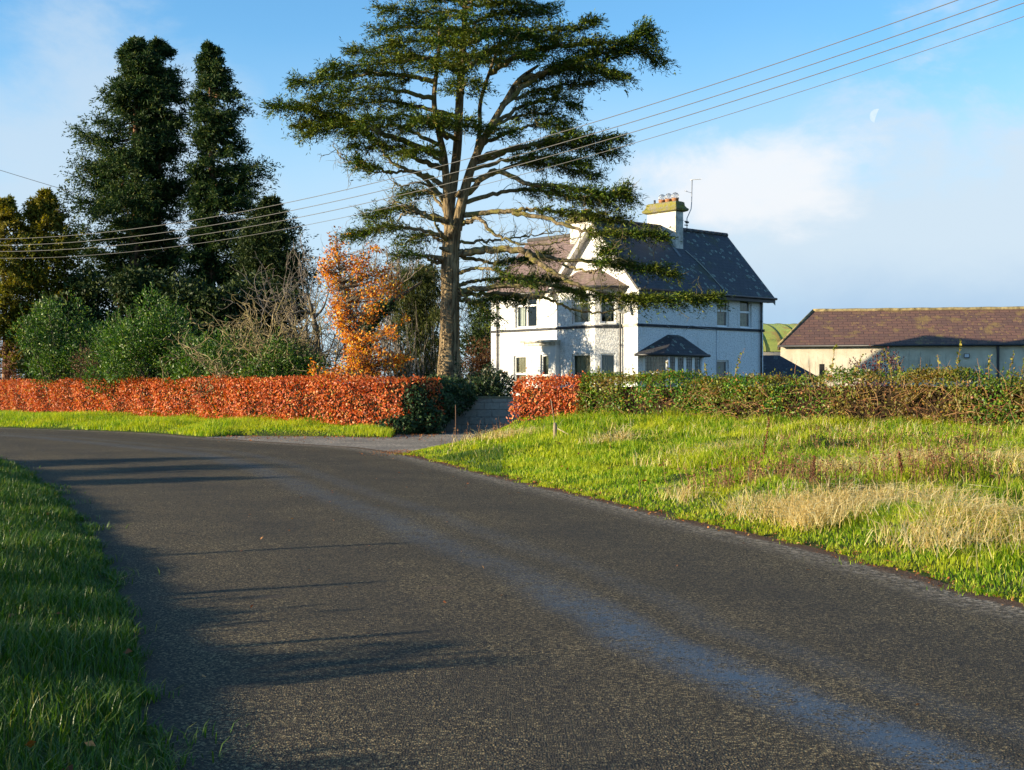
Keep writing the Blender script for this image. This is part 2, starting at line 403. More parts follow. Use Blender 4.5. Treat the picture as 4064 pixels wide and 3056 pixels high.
base = mixc(nt, smooth(nt, big, 0.3, 0.7), chips.outputs[0], mixc(nt, 0.45, chips.outputs[0], (0.026, 0.023, 0.020)))
wt = math_(nt, 'ADD', smooth(nt, math_(nt, 'ABSOLUTE', math_(nt, 'SUBTRACT', U, 0.27)), 0.11, 0.02), smooth(nt, math_(nt, 'ABSOLUTE', math_(nt, 'SUBTRACT', U, 0.72)), 0.11, 0.02))
base = mixc(nt, math_(nt, 'MULTIPLY', wt, math_(nt, 'MULTIPLY', smooth(nt, mid, 0.3, 0.6), 0.35)), base, (0.03, 0.027, 0.024))
# worn bitumen streak along the middle and fainter ones in the wheel tracks: smoother, with the sky's blue reflection also painted into the base colour
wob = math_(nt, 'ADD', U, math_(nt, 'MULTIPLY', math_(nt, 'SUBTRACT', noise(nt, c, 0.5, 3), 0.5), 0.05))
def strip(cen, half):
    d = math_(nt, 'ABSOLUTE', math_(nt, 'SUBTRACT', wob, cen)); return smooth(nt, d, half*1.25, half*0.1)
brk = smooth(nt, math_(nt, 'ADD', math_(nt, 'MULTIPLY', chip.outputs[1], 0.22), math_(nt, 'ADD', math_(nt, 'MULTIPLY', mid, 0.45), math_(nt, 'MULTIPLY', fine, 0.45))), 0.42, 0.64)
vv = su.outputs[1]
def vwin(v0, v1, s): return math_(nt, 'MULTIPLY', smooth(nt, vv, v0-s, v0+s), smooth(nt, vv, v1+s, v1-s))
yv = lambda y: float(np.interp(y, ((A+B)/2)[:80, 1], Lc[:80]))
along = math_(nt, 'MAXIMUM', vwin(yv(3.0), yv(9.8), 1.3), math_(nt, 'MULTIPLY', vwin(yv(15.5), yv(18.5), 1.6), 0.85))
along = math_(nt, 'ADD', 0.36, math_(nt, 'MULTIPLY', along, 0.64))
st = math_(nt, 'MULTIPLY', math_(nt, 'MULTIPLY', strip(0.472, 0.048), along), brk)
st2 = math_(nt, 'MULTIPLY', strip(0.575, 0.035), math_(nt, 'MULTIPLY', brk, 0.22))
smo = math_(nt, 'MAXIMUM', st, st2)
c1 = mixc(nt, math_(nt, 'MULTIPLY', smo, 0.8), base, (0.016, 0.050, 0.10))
# pale loose grit along the right edge, then a strip of brown soil
uw = math_(nt, 'ADD', U, math_(nt, 'MULTIPLY', math_(nt, 'SUBTRACT', mid, 0.5), 0.05))
grit = smooth(nt, uw, 0.87, 0.965)
gc = ramp(nt, [(0.15, (0.05, 0.042, 0.034)), (0.5, (0.15, 0.125, 0.095)), (0.9, (0.44, 0.37, 0.28))]); nt.links.new(chipb.outputs[0], gc.inputs[0])
c2 = mixc(nt, math_(nt, 'MULTIPLY', grit, math_(nt, 'ADD', 0.25, math_(nt, 'MULTIPLY', smooth(nt, fine, 0.35, 0.6), 0.75))), c1, gc.outputs[0])
soil = smooth(nt, uw, 0.958, 0.978)
c3 = mixc(nt, soil, c2, mixc(nt, mid, (0.06, 0.035, 0.02), (0.15, 0.085, 0.05)))
lsoil = smooth(nt, uw, 0.045, 0.01)
c3 = mixc(nt, math_(nt, 'MULTIPLY', lsoil, 0.7), c3, (0.05, 0.04, 0.028))
# dry mud smears left by wheels
mudm = N(nt, 'Mapping'); mudm.inputs['Scale'].default_value = (0.9, 2.2, 1); nt.links.new(c, mudm.inputs[0])
mud = math_(nt, 'MULTIPLY', smooth(nt, noise(nt, mudm.outputs[0], 1.4, 4), 0.66, 0.74), 0.6)
c3 = mixc(nt, mud, c3, (0.10, 0.07, 0.05))
rough = math_(nt, 'SUBTRACT', 0.88, math_(nt, 'MULTIPLY', smo, 0.36))
hgtn = math_(nt, 'ADD', math_(nt, 'MULTIPLY', vor.outputs['Distance'], math_(nt, 'SUBTRACT', 1.0, math_(nt, 'MULTIPLY', smo, 0.8))), math_(nt, 'MULTIPLY', vor2.outputs['Distance'], math_(nt, 'ADD', 0.3, math_(nt, 'MULTIPLY', grit, 1.2))))
principled(nt, out, c3, rough, math_(nt, 'ADD', 0.22, math_(nt, 'MULTIPLY', smo, 0.45)), hgtn, 0.9, 0.014)
tag(link_mesh('road', me, m), kind='structure')

# drive: gravelly apron joining the road
mb = MB(); mb.face([(x, y, 0.0) for x, y in Drive])
m, nt, out = newmat('drive_gravel'); c = coords(nt)
v = N(nt, 'TexVoronoi', i_Scale=26.0); nt.links.new(c, v.inputs['Vector']); sc = N(nt, 'SeparateColor'); nt.links.new(v.outputs['Color'], sc.inputs[0])
r1 = ramp(nt, [(0.1, (0.12, 0.10, 0.08)), (0.6, (0.30, 0.255, 0.20)), (1.0, (0.58, 0.50, 0.40))]); nt.links.new(sc.outputs[0], r1.inputs[0])
f = smooth(nt, noise(nt, c, 0.7, 5), 0.35, 0.65)
principled(nt, out, mixc(nt, f, r1.outputs[0], mixc(nt, 0.55, r1.outputs[0], (0.13, 0.115, 0.10))), 0.9, 0.2, v.outputs['Distance'], 0.8, 0.03)
o = mb.build('driveway', m); o.location.z = 0.008; tag(o, kind='structure')

# ------------------------------------------------------------------ grass (uncountable blades)
def blades(base, h, wid, lean, r, curl=0.35):
    """each blade: two quads, tapering and bending over"""
    n = len(base); az = r.uniform(0, 2*np.pi, n)
    d = np.stack([np.cos(az), np.sin(az), np.zeros(n)], -1)*lean[:, None]
    side = unit(np.stack([-np.sin(az), np.cos(az), np.zeros(n)], -1)+r.normal(size=(n, 3))*0.25)*wid[:, None]*0.5
    up = np.array([0, 0, 1.0])
    p1 = base+up*h[:, None]*0.55+d*h[:, None]*0.30; p2 = base+up*(h*(1-lean*curl*0.6))[:, None]+d*h[:, None]
    v = np.empty((n, 6, 3)); v[:, 0] = base-side; v[:, 1] = base+side; v[:, 2] = p1+side*0.8; v[:, 3] = p1-side*0.8; v[:, 4] = p2+side*0.12; v[:, 5] = p2-side*0.12
    k = np.arange(n)[:, None]*6
    f = np.concatenate([k+np.array([[0, 1, 2, 3]]), k+np.array([[3, 2, 4, 5]])])
    return v.reshape(-1, 3), f
def scatter(n, box, keep, r):
    p = np.stack([r.uniform(box[0], box[1], n), r.uniform(box[2], box[3], n)], -1)
    return p[keep(p)]
def inview(p, mrg=0.07): return np.abs(p[:, 0]) < (0.3908+mrg)*p[:, 1]+1.0
def on_verge(p, lo=0.0): return offroad(p) > lo
gr = np.random.default_rng(11)
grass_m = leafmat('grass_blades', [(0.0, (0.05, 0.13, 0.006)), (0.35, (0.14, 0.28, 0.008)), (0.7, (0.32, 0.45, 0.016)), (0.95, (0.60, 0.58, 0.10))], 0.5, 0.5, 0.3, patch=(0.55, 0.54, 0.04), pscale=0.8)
straw_m = leafmat('dry_straw', [(0.0, (0.48, 0.33, 0.11)), (0.45, (0.76, 0.58, 0.24)), (1.0, (0.92, 0.82, 0.48))], 0.5, 0.7, 0.1)
def grassobj(name, p, hfun, wfun, r, mat, lean=(0.1, 0.8), zoff=-0.01, tall=None):
    z = hgt(p)+zoff; d = np.hypot(p[:, 0], p[:, 1]); n = len(p)
    h = hfun(p, d)*r.uniform(0.6, 1.35, n); wv = wfun(d)*r.uniform(0.7, 1.3, n)
    v, f = blades(np.c_[p, z], h, wv, r.uniform(*lean, n), r)
    o = link_mesh(name, np_mesh(name, v, f), mat); tag(o, kind='stuff'); return o
def lownoise(p, s, seed):
    q = np.random.default_rng(seed); out = np.zeros(len(p))
    for i in range(10):
        k = q.normal(size=2)*s; out += np.sin(p@k+q.uniform(0, 6.28))
    return out/3.2
# right verge
def keepR(p):
    s = p@HN-HC
    return inview(p) & right_side(p) & (s < 1.0) & (p[:, 1] > 5.0) & (gr.uniform(0, 1, len(p)) < np.clip(1.25-p[:, 1]/40, 0.35, 1))
p = scatter(700000, (-3.2, 18.0, 5.0, 42.5), keepR, gr); D = offroad(p)
ragged = np.maximum(0.03+0.10*np.clip(lownoise(p, 3.0, 5), -1, 1), 0.005)
p = p[D > ragged]; D = offroad(p)
hR = lambda p, d: (0.05+0.09*np.clip(offroad(p)/3.5, 0, 1))*(1+0.9*np.clip(lownoise(p, 2.2, 8), -0.7, 1.2)*np.clip(offroad(p)/1.5, 0, 1))
grassobj('verge_grass', p, hR, lambda d: 0.0055+0.00042*d, gr, grass_m)['label'] = 'sunlit green grass of the raised verge in front of the mixed hedge'
# left verge and its far continuation
def keepL(p): return inview(p) & (p[:, 0] < 0.5) & (p[:, 1] < 30) & (~right_side(p) | (p[:, 1] < 30)) & (gr.uniform(0, 1, len(p)) < np.clip(1.15-p[:, 1]/28, 0.3, 1))
p = scatter(700000, (-14, 0.5, 3.8, 30), keepL, gr)
p = p[(offroad(p) > np.maximum(0.02+0.08*np.clip(lownoise(p, 4.0, 9), -1, 1), 0.005)) & (p[:, 0] < -0.2)]
q = resample(Lp, 80)
hL = lambda p, d: 0.09+0.10*np.clip(offroad(p)/1.5, 0, 1)+0.05*np.clip(lownoise(p, 2.0, 18), -0.8, 1)
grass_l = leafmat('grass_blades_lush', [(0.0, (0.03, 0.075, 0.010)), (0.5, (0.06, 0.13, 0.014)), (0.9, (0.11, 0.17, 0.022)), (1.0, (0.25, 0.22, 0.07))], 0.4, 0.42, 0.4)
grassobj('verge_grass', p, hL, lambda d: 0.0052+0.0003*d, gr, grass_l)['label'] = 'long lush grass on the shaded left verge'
# ragged tufts creeping over both edges of the tarmac
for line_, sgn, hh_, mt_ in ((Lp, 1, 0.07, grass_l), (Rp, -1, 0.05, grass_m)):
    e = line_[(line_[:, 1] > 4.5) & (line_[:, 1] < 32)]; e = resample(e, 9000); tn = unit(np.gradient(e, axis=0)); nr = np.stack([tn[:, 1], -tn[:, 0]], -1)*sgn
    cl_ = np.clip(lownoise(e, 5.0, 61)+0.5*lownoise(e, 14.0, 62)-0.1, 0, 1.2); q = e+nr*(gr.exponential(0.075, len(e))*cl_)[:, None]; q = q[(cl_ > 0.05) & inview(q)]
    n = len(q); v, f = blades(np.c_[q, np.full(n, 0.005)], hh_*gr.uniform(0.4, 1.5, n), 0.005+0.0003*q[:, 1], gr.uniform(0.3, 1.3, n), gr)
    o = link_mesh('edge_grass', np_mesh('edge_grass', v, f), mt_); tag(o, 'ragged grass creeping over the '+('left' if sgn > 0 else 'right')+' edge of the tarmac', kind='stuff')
# rank grass at the foot of the mixed hedge
t_ = gr.uniform(0, 1, 5600); q = np.array([1.6, 38.2])*(1-t_)[:, None]+np.array([14.5, 24.2])*t_[:, None]-HN*(gr.exponential(0.35, 5600)-0.3)[:, None]; q = q[inview(q)]; n = len(q)
v, f = blades(np.c_[q, hgt(q)], gr.uniform(0.14, 0.38, n)*np.clip(0.7+0.5*lownoise(q, 1.5, 71), 0.25, 1.3), 0.006+0.0003*q[:, 1], gr.uniform(0.15, 0.9, n), gr)
o = link_mesh('rank_grass', np_mesh('rank_grass', v, f), grass_m); tag(o, 'taller grass growing against the foot of the mixed hedge', kind='stuff')
# strip under the long beech hedge
def keepS(p):
    s = p@HN-HC; return inview(p) & (p[:, 1] > 38) & (p[:, 0] < -3.9) & (s < 3) & (segdist(p, Rp_c) < 9) & (offroad(p) > 0.05) & (p@HN-HC > -12)
p = scatter(420000, (-34, -3.5, 38, 82), keepS, gr)
Rfar = Rp_c[Rp_c[:, 1] > 36]
p = p[(p[:, 1] > np.interp(p[:, 0], Rfar[::-1, 0], Rfar[::-1, 1]))]
hS = lambda p, d: 0.10+0.16*np.clip(offroad(p)/2.5, 0, 1)+0.12*np.clip(lownoise(p, 0.9, 28), -0.8, 1)
grassobj('verge_grass', p, hS, lambda d: 0.02+0*d, gr, grass_m)['label'] = 'strip of green grass along the foot of the long copper hedge'

# pale flattened straw and dead stalks on the right verge
straw_spots = [(a_, b_, c_, int(d_*1.35)) for a_, b_, c_, d_ in [(3130, 1960, 1.0, 900), (3330, 1985, 0.75, 600), (2930, 1960, 0.6, 420), (3840, 2060, 0.8, 560), (4010, 2030, 0.7, 520), (3650, 1960, 0.6, 420),
               (3320, 1860, 0.7, 380), (3700, 1850, 0.7, 420), (3950, 1850, 0.8, 450), (2600, 1900, 0.5, 160), (2450, 1760, 0.6, 180), (2000, 1730, 0.8, 300), (2900, 1800, 0.7, 260), (3000, 1680, 0.8, 260), (3450, 1740, 0.9, 330)]]
VV, FF, cc = [], [], 0
for px, py, rad, n in straw_spots:
    g = G(px, py, 0.35); k = n
    cl = g+gr.normal(size=(9, 2))*rad*np.array([0.62, 0.55]); pp = cl[gr.integers(0, 9, k)]+gr.normal(size=(k, 2))*rad*0.26; pp = pp[offroad(pp) > 0.3]; k = len(pp)
    h = gr.uniform(0.12, 0.34, k); ln = gr.uniform(0.5, 2.0, k); caz = gr.uniform(0, 6.28, 9)
    v, f = blades(np.c_[pp, hgt(pp)+0.03+gr.uniform(0, 0.08, k)], h, np.full(k, 0.0045+0.00025*g[1])*gr.uniform(0.7, 1.3, k), ln, gr, 0.45)
    VV.append(v); FF.append(f+cc); cc += len(v)
pp = scatter(16000, (-1.5, 15, 9.5, 40), lambda p: inview(p) & right_side(p) & (p@HN-HC < 0.3) & (offroad(p) > 1.2+1.2*np.sin(p[:, 0])), gr)
pp = pp[gr.uniform(0, 1, len(pp)) < np.clip(0.15+0.5*lownoise(pp, 1.0, 77)+pp[:, 0]*0.05, 0.03, 1)]
k = len(pp); v, f = blades(np.c_[pp, hgt(pp)], gr.uniform(0.15, 0.36, k), 0.005+0.00028*pp[:, 1], gr.uniform(0.2, 1.1, k), gr, 0.6)
VV.append(v); FF.append(f+cc); cc += len(v)
o = link_mesh('dry_grass', np_mesh('dry_grass', np.concatenate(VV), np.concatenate(FF)), straw_m); tag(o, 'bleached straw coloured grass lying flat in tufts on the right verge', kind='stuff')

# thin reddish dead weed stalks
stalk_m = leafmat('dead_stalks', [(0, (0.13, 0.055, 0.03)), (0.6, (0.24, 0.12, 0.06)), (1, (0.36, 0.22, 0.12))], 0.15, 0.8, 0.1)
T = Tubes(3); Lf = Leaves()
for px, py, rad, n in ((3050, 1880, 0.9, 120), (3200, 1900, 0.7, 80), (3640, 1880, 0.7, 80), (3800, 1890, 0.6, 70), (3450, 1800, 1.2, 90), (2060, 1690, 0.9, 50), (1900, 1720, 0.7, 30), (4000, 1800, 0.9, 60)):
    g = G(px, py, 0.4)
    for q in g+gr.normal(size=(n, 2))*rad*np.array([0.7, 0.5]):
        z = hgt(q[None])[0]; hh = gr.uniform(0.25, 0.62); pth = wiggle([q[0], q[1], z], [gr.normal()*0.2, gr.normal()*0.2, 1], hh, 4, 0.10, r=gr)
        T.add(pth, 0.0035+0.0001*q[1], 0.002)
        k = gr.integers(4, 10); i = gr.uniform(0.35, 1, k); b = np.stack([np.interp(i*4, np.arange(5), pth[:, a]) for a in range(3)], -1)
        Lf.add(b, gr.normal(size=(k, 3))+[0, 0, 0.7], gr.uniform(0.03, 0.07, k), gr.uniform(0.01, 0.02, k), r=gr)
o = T.build('dead_weeds', stalk_m); tag(o, 'thin reddish brown dead weed stalks standing in the verge grass', kind='stuff')
Lf.build('seed_heads', stalk_m, o)

# fallen leaves
fl_m = leafmat('fallen_leaf', [(0, (0.16, 0.05, 0.02)), (0.5, (0.36, 0.12, 0.035)), (1, (0.5, 0.27, 0.10))], 0.2, 0.6, 0.2)
def litter(p, z, size):
    k = len(p); d = gr.normal(size=(k, 3)); d[:, 2] *= 0.25
    return leaves(np.c_[p, z], d, size*gr.uniform(0.7, 1.4, k), size*gr.uniform(0.45, 0.8, k), roll=gr.normal(size=(k, 3))*0.35+[0, 0, 1], r=gr, bend=0.12)
a = []
e = Rp[(Rp[:, 1] > 9) & (Rp[:, 1] < 33)]; e = resample(e, 1500); p = e+gr.normal(size=e.shape)*0.13; a.append(litter(p, np.maximum(hgt(p), 0)+0.02, 0.035))
p = scatter(2600, (-9.5, -2.5, 37, 47.5), lambda p: offroad(p) < 0.25, gr); w_ = np.exp(-((p[:, 1]-44)/3.0)**2); p = p[gr.uniform(0, 1, len(p)) < w_]; a.append(litter(p, np.full(len(p), 0.03), 0.07))
p = scatter(260, (-3.5, 3.5, 6, 24), lambda p: inside(p, road_c), gr)[:48]; a.append(litter(p, np.full(len(p), 0.055), 0.038))
p = G(1580, 1805)+gr.normal(size=(260, 2))*[0.35, 0.9]; a.append(litter(p, np.maximum(hgt(p), 0.04)+0.02, 0.045))
p = scatter(130, (0, 9, 9, 30), lambda p: right_side(p) & (offroad(p) > 0.3), gr); a.append(litter(p, hgt(p)+0.10, 0.085))
p = scatter(90, (-6, -1.2, 5, 16), lambda p: (~right_side(p)) & (offroad(p) > 0.05), gr); a.append(litter(p, hgt(p)+0.06, 0.07))
v = np.concatenate(a); o = link_mesh('fallen_leaves', np_mesh('fallen_leaves', v, np.arange(len(v)).reshape(-1, 4)), fl_m); tag(o, 'small brown and orange leaves fallen along the road edge and drive', kind='stuff')

# individual dead dock spikes
dock_m = leafmat('dock_seed', [(0, (0.10, 0.035, 0.02)), (0.7, (0.18, 0.065, 0.035)), (1, (0.26, 0.11, 0.06))], 0.1, 0.8, 0.1)
for px, y0, y1, z0, lab in ((3020, 1810, 1585, 0.5, 'tallest thin brown dock spike in front of the dark gap in the mixed hedge'), (3580, 1870, 1745, 0.45, 'short thick dark brown dock spike leaning slightly right on the verge'), (3225, 1880, 1730, 0.42, 'reddish brown dock spike behind the pale straw tuft on the verge')):
    g = G(px, y0, z0); base = np.array([g[0], g[1], hgt(g[None])[0]]); hh = (y0-y1)*g[1]/F
    r0 = empty('dock_plant', base); tag(r0, lab, 'plant', 'dead dock spikes')
    T = Tubes(5); pth = wiggle(base, [0.03, 0, 1], hh, 6, 0.05, r=gr); T.add(pth, 0.008, 0.004)
    T.build('stem', stalk_m, r0); Lf = Leaves(); k = 260
    i = gr.uniform(0.35, 1, k); b = np.stack([np.interp(i*6, np.arange(7), pth[:, a]) for a in range(3)], -1)+gr.normal(size=(k, 3))*np.array([0.010, 0.010, 0.01])*(1.3-i)[:, None]*1.4
    Lf.add(b, gr.normal(size=(k, 3)), 0.026, 0.016, r=gr); Lf.build('seed_head', dock_m, r0)
# ------------------------------------------------------------------ hedges
hr = np.random.default_rng(21)
beech_m = leafmat('beech_leaf', [(0.0, (0.20, 0.032, 0.012)), (0.35, (0.48, 0.085, 0.022)), (0.7, (0.66, 0.16, 0.04)), (0.93, (0.74, 0.33, 0.13)), (1.0, (0.48, 0.40, 0.07))], 0.3, 0.5, 0.3, patch=(0.26, 0.045, 0.015), pscale=0.8)
twig_m = simple('twig_brown', (0.06, 0.035, 0.022), 0.9, 0.1)
ivy_m = leafmat('ivy_leaf', [(0.0, (0.012, 0.03, 0.012)), (0.6, (0.025, 0.055, 0.018)), (1.0, (0.05, 0.09, 0.025))], 0.15, 0.55, 0.25)
mixed_m = leafmat('hedge_leaf', [(0.0, (0.025, 0.085, 0.012)), (0.55, (0.075, 0.20, 0.016)), (0.84, (0.20, 0.31, 0.025)), (0.94, (0.36, 0.24, 0.04)), (1.0, (0.40, 0.12, 0.04))], 0.35, 0.45, 0.35, patch=(0.24, 0.10, 0.035), pscale=0.55)
bramble_m = leafmat('bramble_stem', [(0, (0.16, 0.06, 0.035)), (0.5, (0.28, 0.13, 0.06)), (1, (0.42, 0.26, 0.12))], 0.1, 0.7, 0.2)
SHOOT_M = leafmat('shoot_leaf', [(0, (0.10, 0.13, 0.02)), (0.6, (0.24, 0.25, 0.04)), (1, (0.42, 0.33, 0.06))], 0.4, 0.5, 0.3)
def hedge_shape(line, thick, zb, zt, per_m2, size, r, wob=0.09, ends=True, tv=1.0):
    """leaf positions over the front, top and ends of a clipped hedge running along line (front foot), thickness to the left hand side"""
    line = resample(line, 400); L = np.linalg.norm(line[-1]-line[0]); d = unit((line[-1]-line[0])[None])[0]; nrm = np.array([-d[1], d[0]])
    nf = int(L*(zt-zb)*per_m2); ntp = int(L*thick*per_m2*0.55); ne = int(thick*(zt-zb)*per_m2)
    out = []
    def at(t): return line[np.clip((t*399).astype(int), 0, 399)]
    def bump(t, z): return wob*(np.sin(t*L*1.9+z*2)+np.sin(t*L*0.7+1.3)*0.8+np.sin(z*3.1+t*L*3.3)*0.5)
    t = r.uniform(0, 1, nf); z = zb+(zt-zb)*r.uniform(0, 1, nf)
    top = tv*(0.05*np.sin(t*L*0.8)+0.04*np.sin(t*L*2.3+1)+0.03*np.sin(t*L*6.1)); z = z+top*(z-zb)/(zt-zb)
    rnd = np.clip((z-(zt-0.25))/0.25, 0, 1)**2*0.18
    dep = -r.exponential(0.06, nf)-rnd+bump(t, z)
    q = at(t)-nrm*dep[:, None]; q += r.normal(size=q.shape)*0.03
    out.append((np.c_[q, z], np.c_[np.broadcast_to(-nrm, (nf, 2)), np.full(nf, -0.15)]))
    t = r.uniform(0, 1, ntp); s = r.uniform(0, 1, ntp)*thick; z = zt-r.exponential(0.05, ntp)+tv*(0.05*np.sin(t*L*0.8)+0.04*np.sin(t*L*2.3+1)+0.03*np.sin(t*L*6.1))+np.abs(r.normal(size=ntp))*0.05-np.clip(0.2-s, 0, 1)*0.7
    out.append((np.c_[at(t)+nrm*s[:, None], z], np.tile([0, 0, 1.0], (ntp, 1))))
    if ends:
        for tt, sg in ((0.0, -1), (1.0, 1)):
            s = r.uniform(0, 1, ne)*thick; z = zb+(zt-zb)*r.uniform(0, 1, ne); p = at(np.full(ne, tt))+nrm*s[:, None]+d*sg*(-r.exponential(0.07, ne)+0.08*np.sin(s*4+z*3))[:, None]
            out.append((np.c_[p, z], np.tile([d[0]*sg, d[1]*sg, 0], (ne, 1))))
    p = np.concatenate([a for a, b in out]); n_ = np.concatenate([b for a, b in out])
    return p, n_, (line, nrm, d, L)
def leafset(p, n_, size, asp, r, spread=0.9, down=0.3):
    k = len(p); d = n_*0.35+r.normal(size=(k, 3))*spread; d[:, 2] -= down
    roll = n_+r.normal(size=(k, 3))*0.55
    # leaf plane roughly facing along n_: side = dirs x roll gives a plane containing dirs and facing outwards
    sd_ = np.cross(d, n_+r.normal(size=(k, 3))*0.6)
    return leaves(p, d, size*r.uniform(0.65, 1.35, k), size*asp*r.uniform(0.7, 1.3, k), roll=np.cross(unit(sd_), unit(d))*1.0+roll*0.2, r=r, bend=0.08)
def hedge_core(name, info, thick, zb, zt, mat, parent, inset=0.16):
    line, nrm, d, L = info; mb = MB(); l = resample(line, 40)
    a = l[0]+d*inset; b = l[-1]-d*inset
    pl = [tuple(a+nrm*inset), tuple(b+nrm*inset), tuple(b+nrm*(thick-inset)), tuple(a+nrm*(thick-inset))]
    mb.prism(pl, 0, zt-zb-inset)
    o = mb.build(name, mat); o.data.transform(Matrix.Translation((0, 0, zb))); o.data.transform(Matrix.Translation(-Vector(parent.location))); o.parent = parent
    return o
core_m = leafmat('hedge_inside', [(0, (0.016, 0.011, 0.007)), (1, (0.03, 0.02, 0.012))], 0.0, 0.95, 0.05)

# long copper hedge: foot line runs from the drive away to the left
hl = np.array([[-30.0, 75.5], [-10.6, 51.6], [-5.3, 45.9], [-3.55, 44.9]])
line = smoothpath(np.vstack([[-44, 92.5], hl]), 120)
root = empty('beech_hedge', (-10.6, 51.6, 0.15)); tag(root, 'long clipped copper red beech hedge running along the far side of the road', 'hedge')
p, n_, info = hedge_shape(line, 1.5, 0.30, 1.93, 330, 0.1, hr, wob=0.10)
p = p[inview(p[:, :2], 0.06)] if False else p
L1 = Leaves(); L1.a.append(leafset(p, n_, 0.105, 0.62, hr)); L1.build('foliage', beech_m, root)
hedge_core('branches', info, 1.5, 0.15, 1.93, core_m, root)
T = Tubes(4)
for i in range(420):
    q = info[0][hr.integers(60, 399)]+info[1]*hr.uniform(-0.05, 0.8); top_ = hr.uniform() < 0.55; z0 = 1.78 if top_ else hr.uniform(0.35, 1.8)
    T.add(wiggle(np.r_[q, z0], [hr.normal()*0.4, -0.5 if not top_ else hr.normal()*0.3, 1.0 if top_ else 0.4], hr.uniform(0.15, 0.42), 4, 0.2, r=hr), 0.008, 0.003)
T.build('twigs', bramble_m, root)['kind'] = 'stuff'
# short copper stub at the right of the gap
root = empty('beech_hedge', (0.6, 40, 0.5)); tag(root, 'short bright copper beech clump at the left end of the mixed hedge', 'hedge')
sl0 = np.array([[0.02, 39.9], [1.95, 37.8]])
p, n_, info = hedge_shape(sl0, 1.3, 0.55, 1.82, 520, 0.1, hr, wob=0.10)
keep = hr.uniform(0, 1, len(p)) < np.clip((p[:, 2]-0.5)*2.2, 0.25, 1); p, n_ = p[keep], n_[keep]
L1 = Leaves(); L1.a.append(leafset(p, n_, 0.088, 0.62, hr))
k = 260; q = np.c_[info[0][hr.integers(0, 399, k)]+hr.normal(size=(k, 2))*0.2+info[1]*0.5, 1.82+np.abs(hr.normal(size=k))*0.10]; L1.a.append(leafset(q, np.tile([0, 0, 1.0], (k, 1)), 0.085, 0.6, hr))
L1.build('foliage', beech_m, root)
hedge_core('branches', info, 1.3, 0.3, 1.77, core_m, root)
# mixed hawthorn / bramble hedge
root = empty('mixed_hedge', (7, 32, 0.6)); tag(root, 'long green and brown mixed hedge with bramble shoots along the right verge', 'hedge')
ml = np.array([[1.9, 37.85], [7, 32.4], [11.5, 27.5], [17.5, 21.0]])
p, n_, info = hedge_shape(ml, 1.5, 0.40, 1.85, 1250, 0.06, hr, wob=0.08, tv=1.9)
s_ = (p[:, :2]-np.array([1.9, 37.85]))@info[2]
# thin and brown stretches as in the photograph: fewer leaves, more stems
thin = np.clip(0.5+0.55*np.sin(s_*0.9+0.5)+0.35*np.sin(s_*2.7)+(s_-8)*0.035, 0, 1)
kp = hr.uniform(0, 1, len(p)) > (0.40+0.38*np.clip((s_-4)/5, 0, 1))*thin
for _ in range(46):
    cs, cz, cr_ = hr.uniform(0, 22), hr.uniform(0.5, 1.5), hr.uniform(0.12, 0.34); kp &= ~((np.hypot(s_-cs, (p[:, 2]-cz)*1.2) < cr_*(1+0.3*np.sin(s_*19+p[:, 2]*23))) & (hr.uniform(0, 1, len(p)) < 0.8))
p, n_ = p[kp], n_[kp]
L1 = Leaves(); L1.a.append(leafset(p, n_, 0.074, 0.62, hr, 1.0, 0.1)); L1.build('foliage', mixed_m, root)
hedge_core('branches', info, 1.5, 0.35, 1.98, core_m, root, 0.34)
T = Tubes(4)
for i in range(1150):
    t = hr.uniform(0, 1)**0.75; q = info[0][int(t*399)]-info[1]*hr.uniform(-0.25, 0.20); z0 = hr.uniform(0.5, 1.6)
    d = np.r_[info[2]*hr.normal()*0.8-info[1]*hr.uniform(-0.2, 0.5), hr.uniform(-0.2, 1.2)]
    T.add(wiggle(np.r_[q, z0], d, hr.uniform(0.3, 0.9), 5, 0.28, -0.06, r=hr), hr.uniform(0.004, 0.008), 0.002)
T.build('bramble_stems', bramble_m, root)['kind'] = 'stuff'
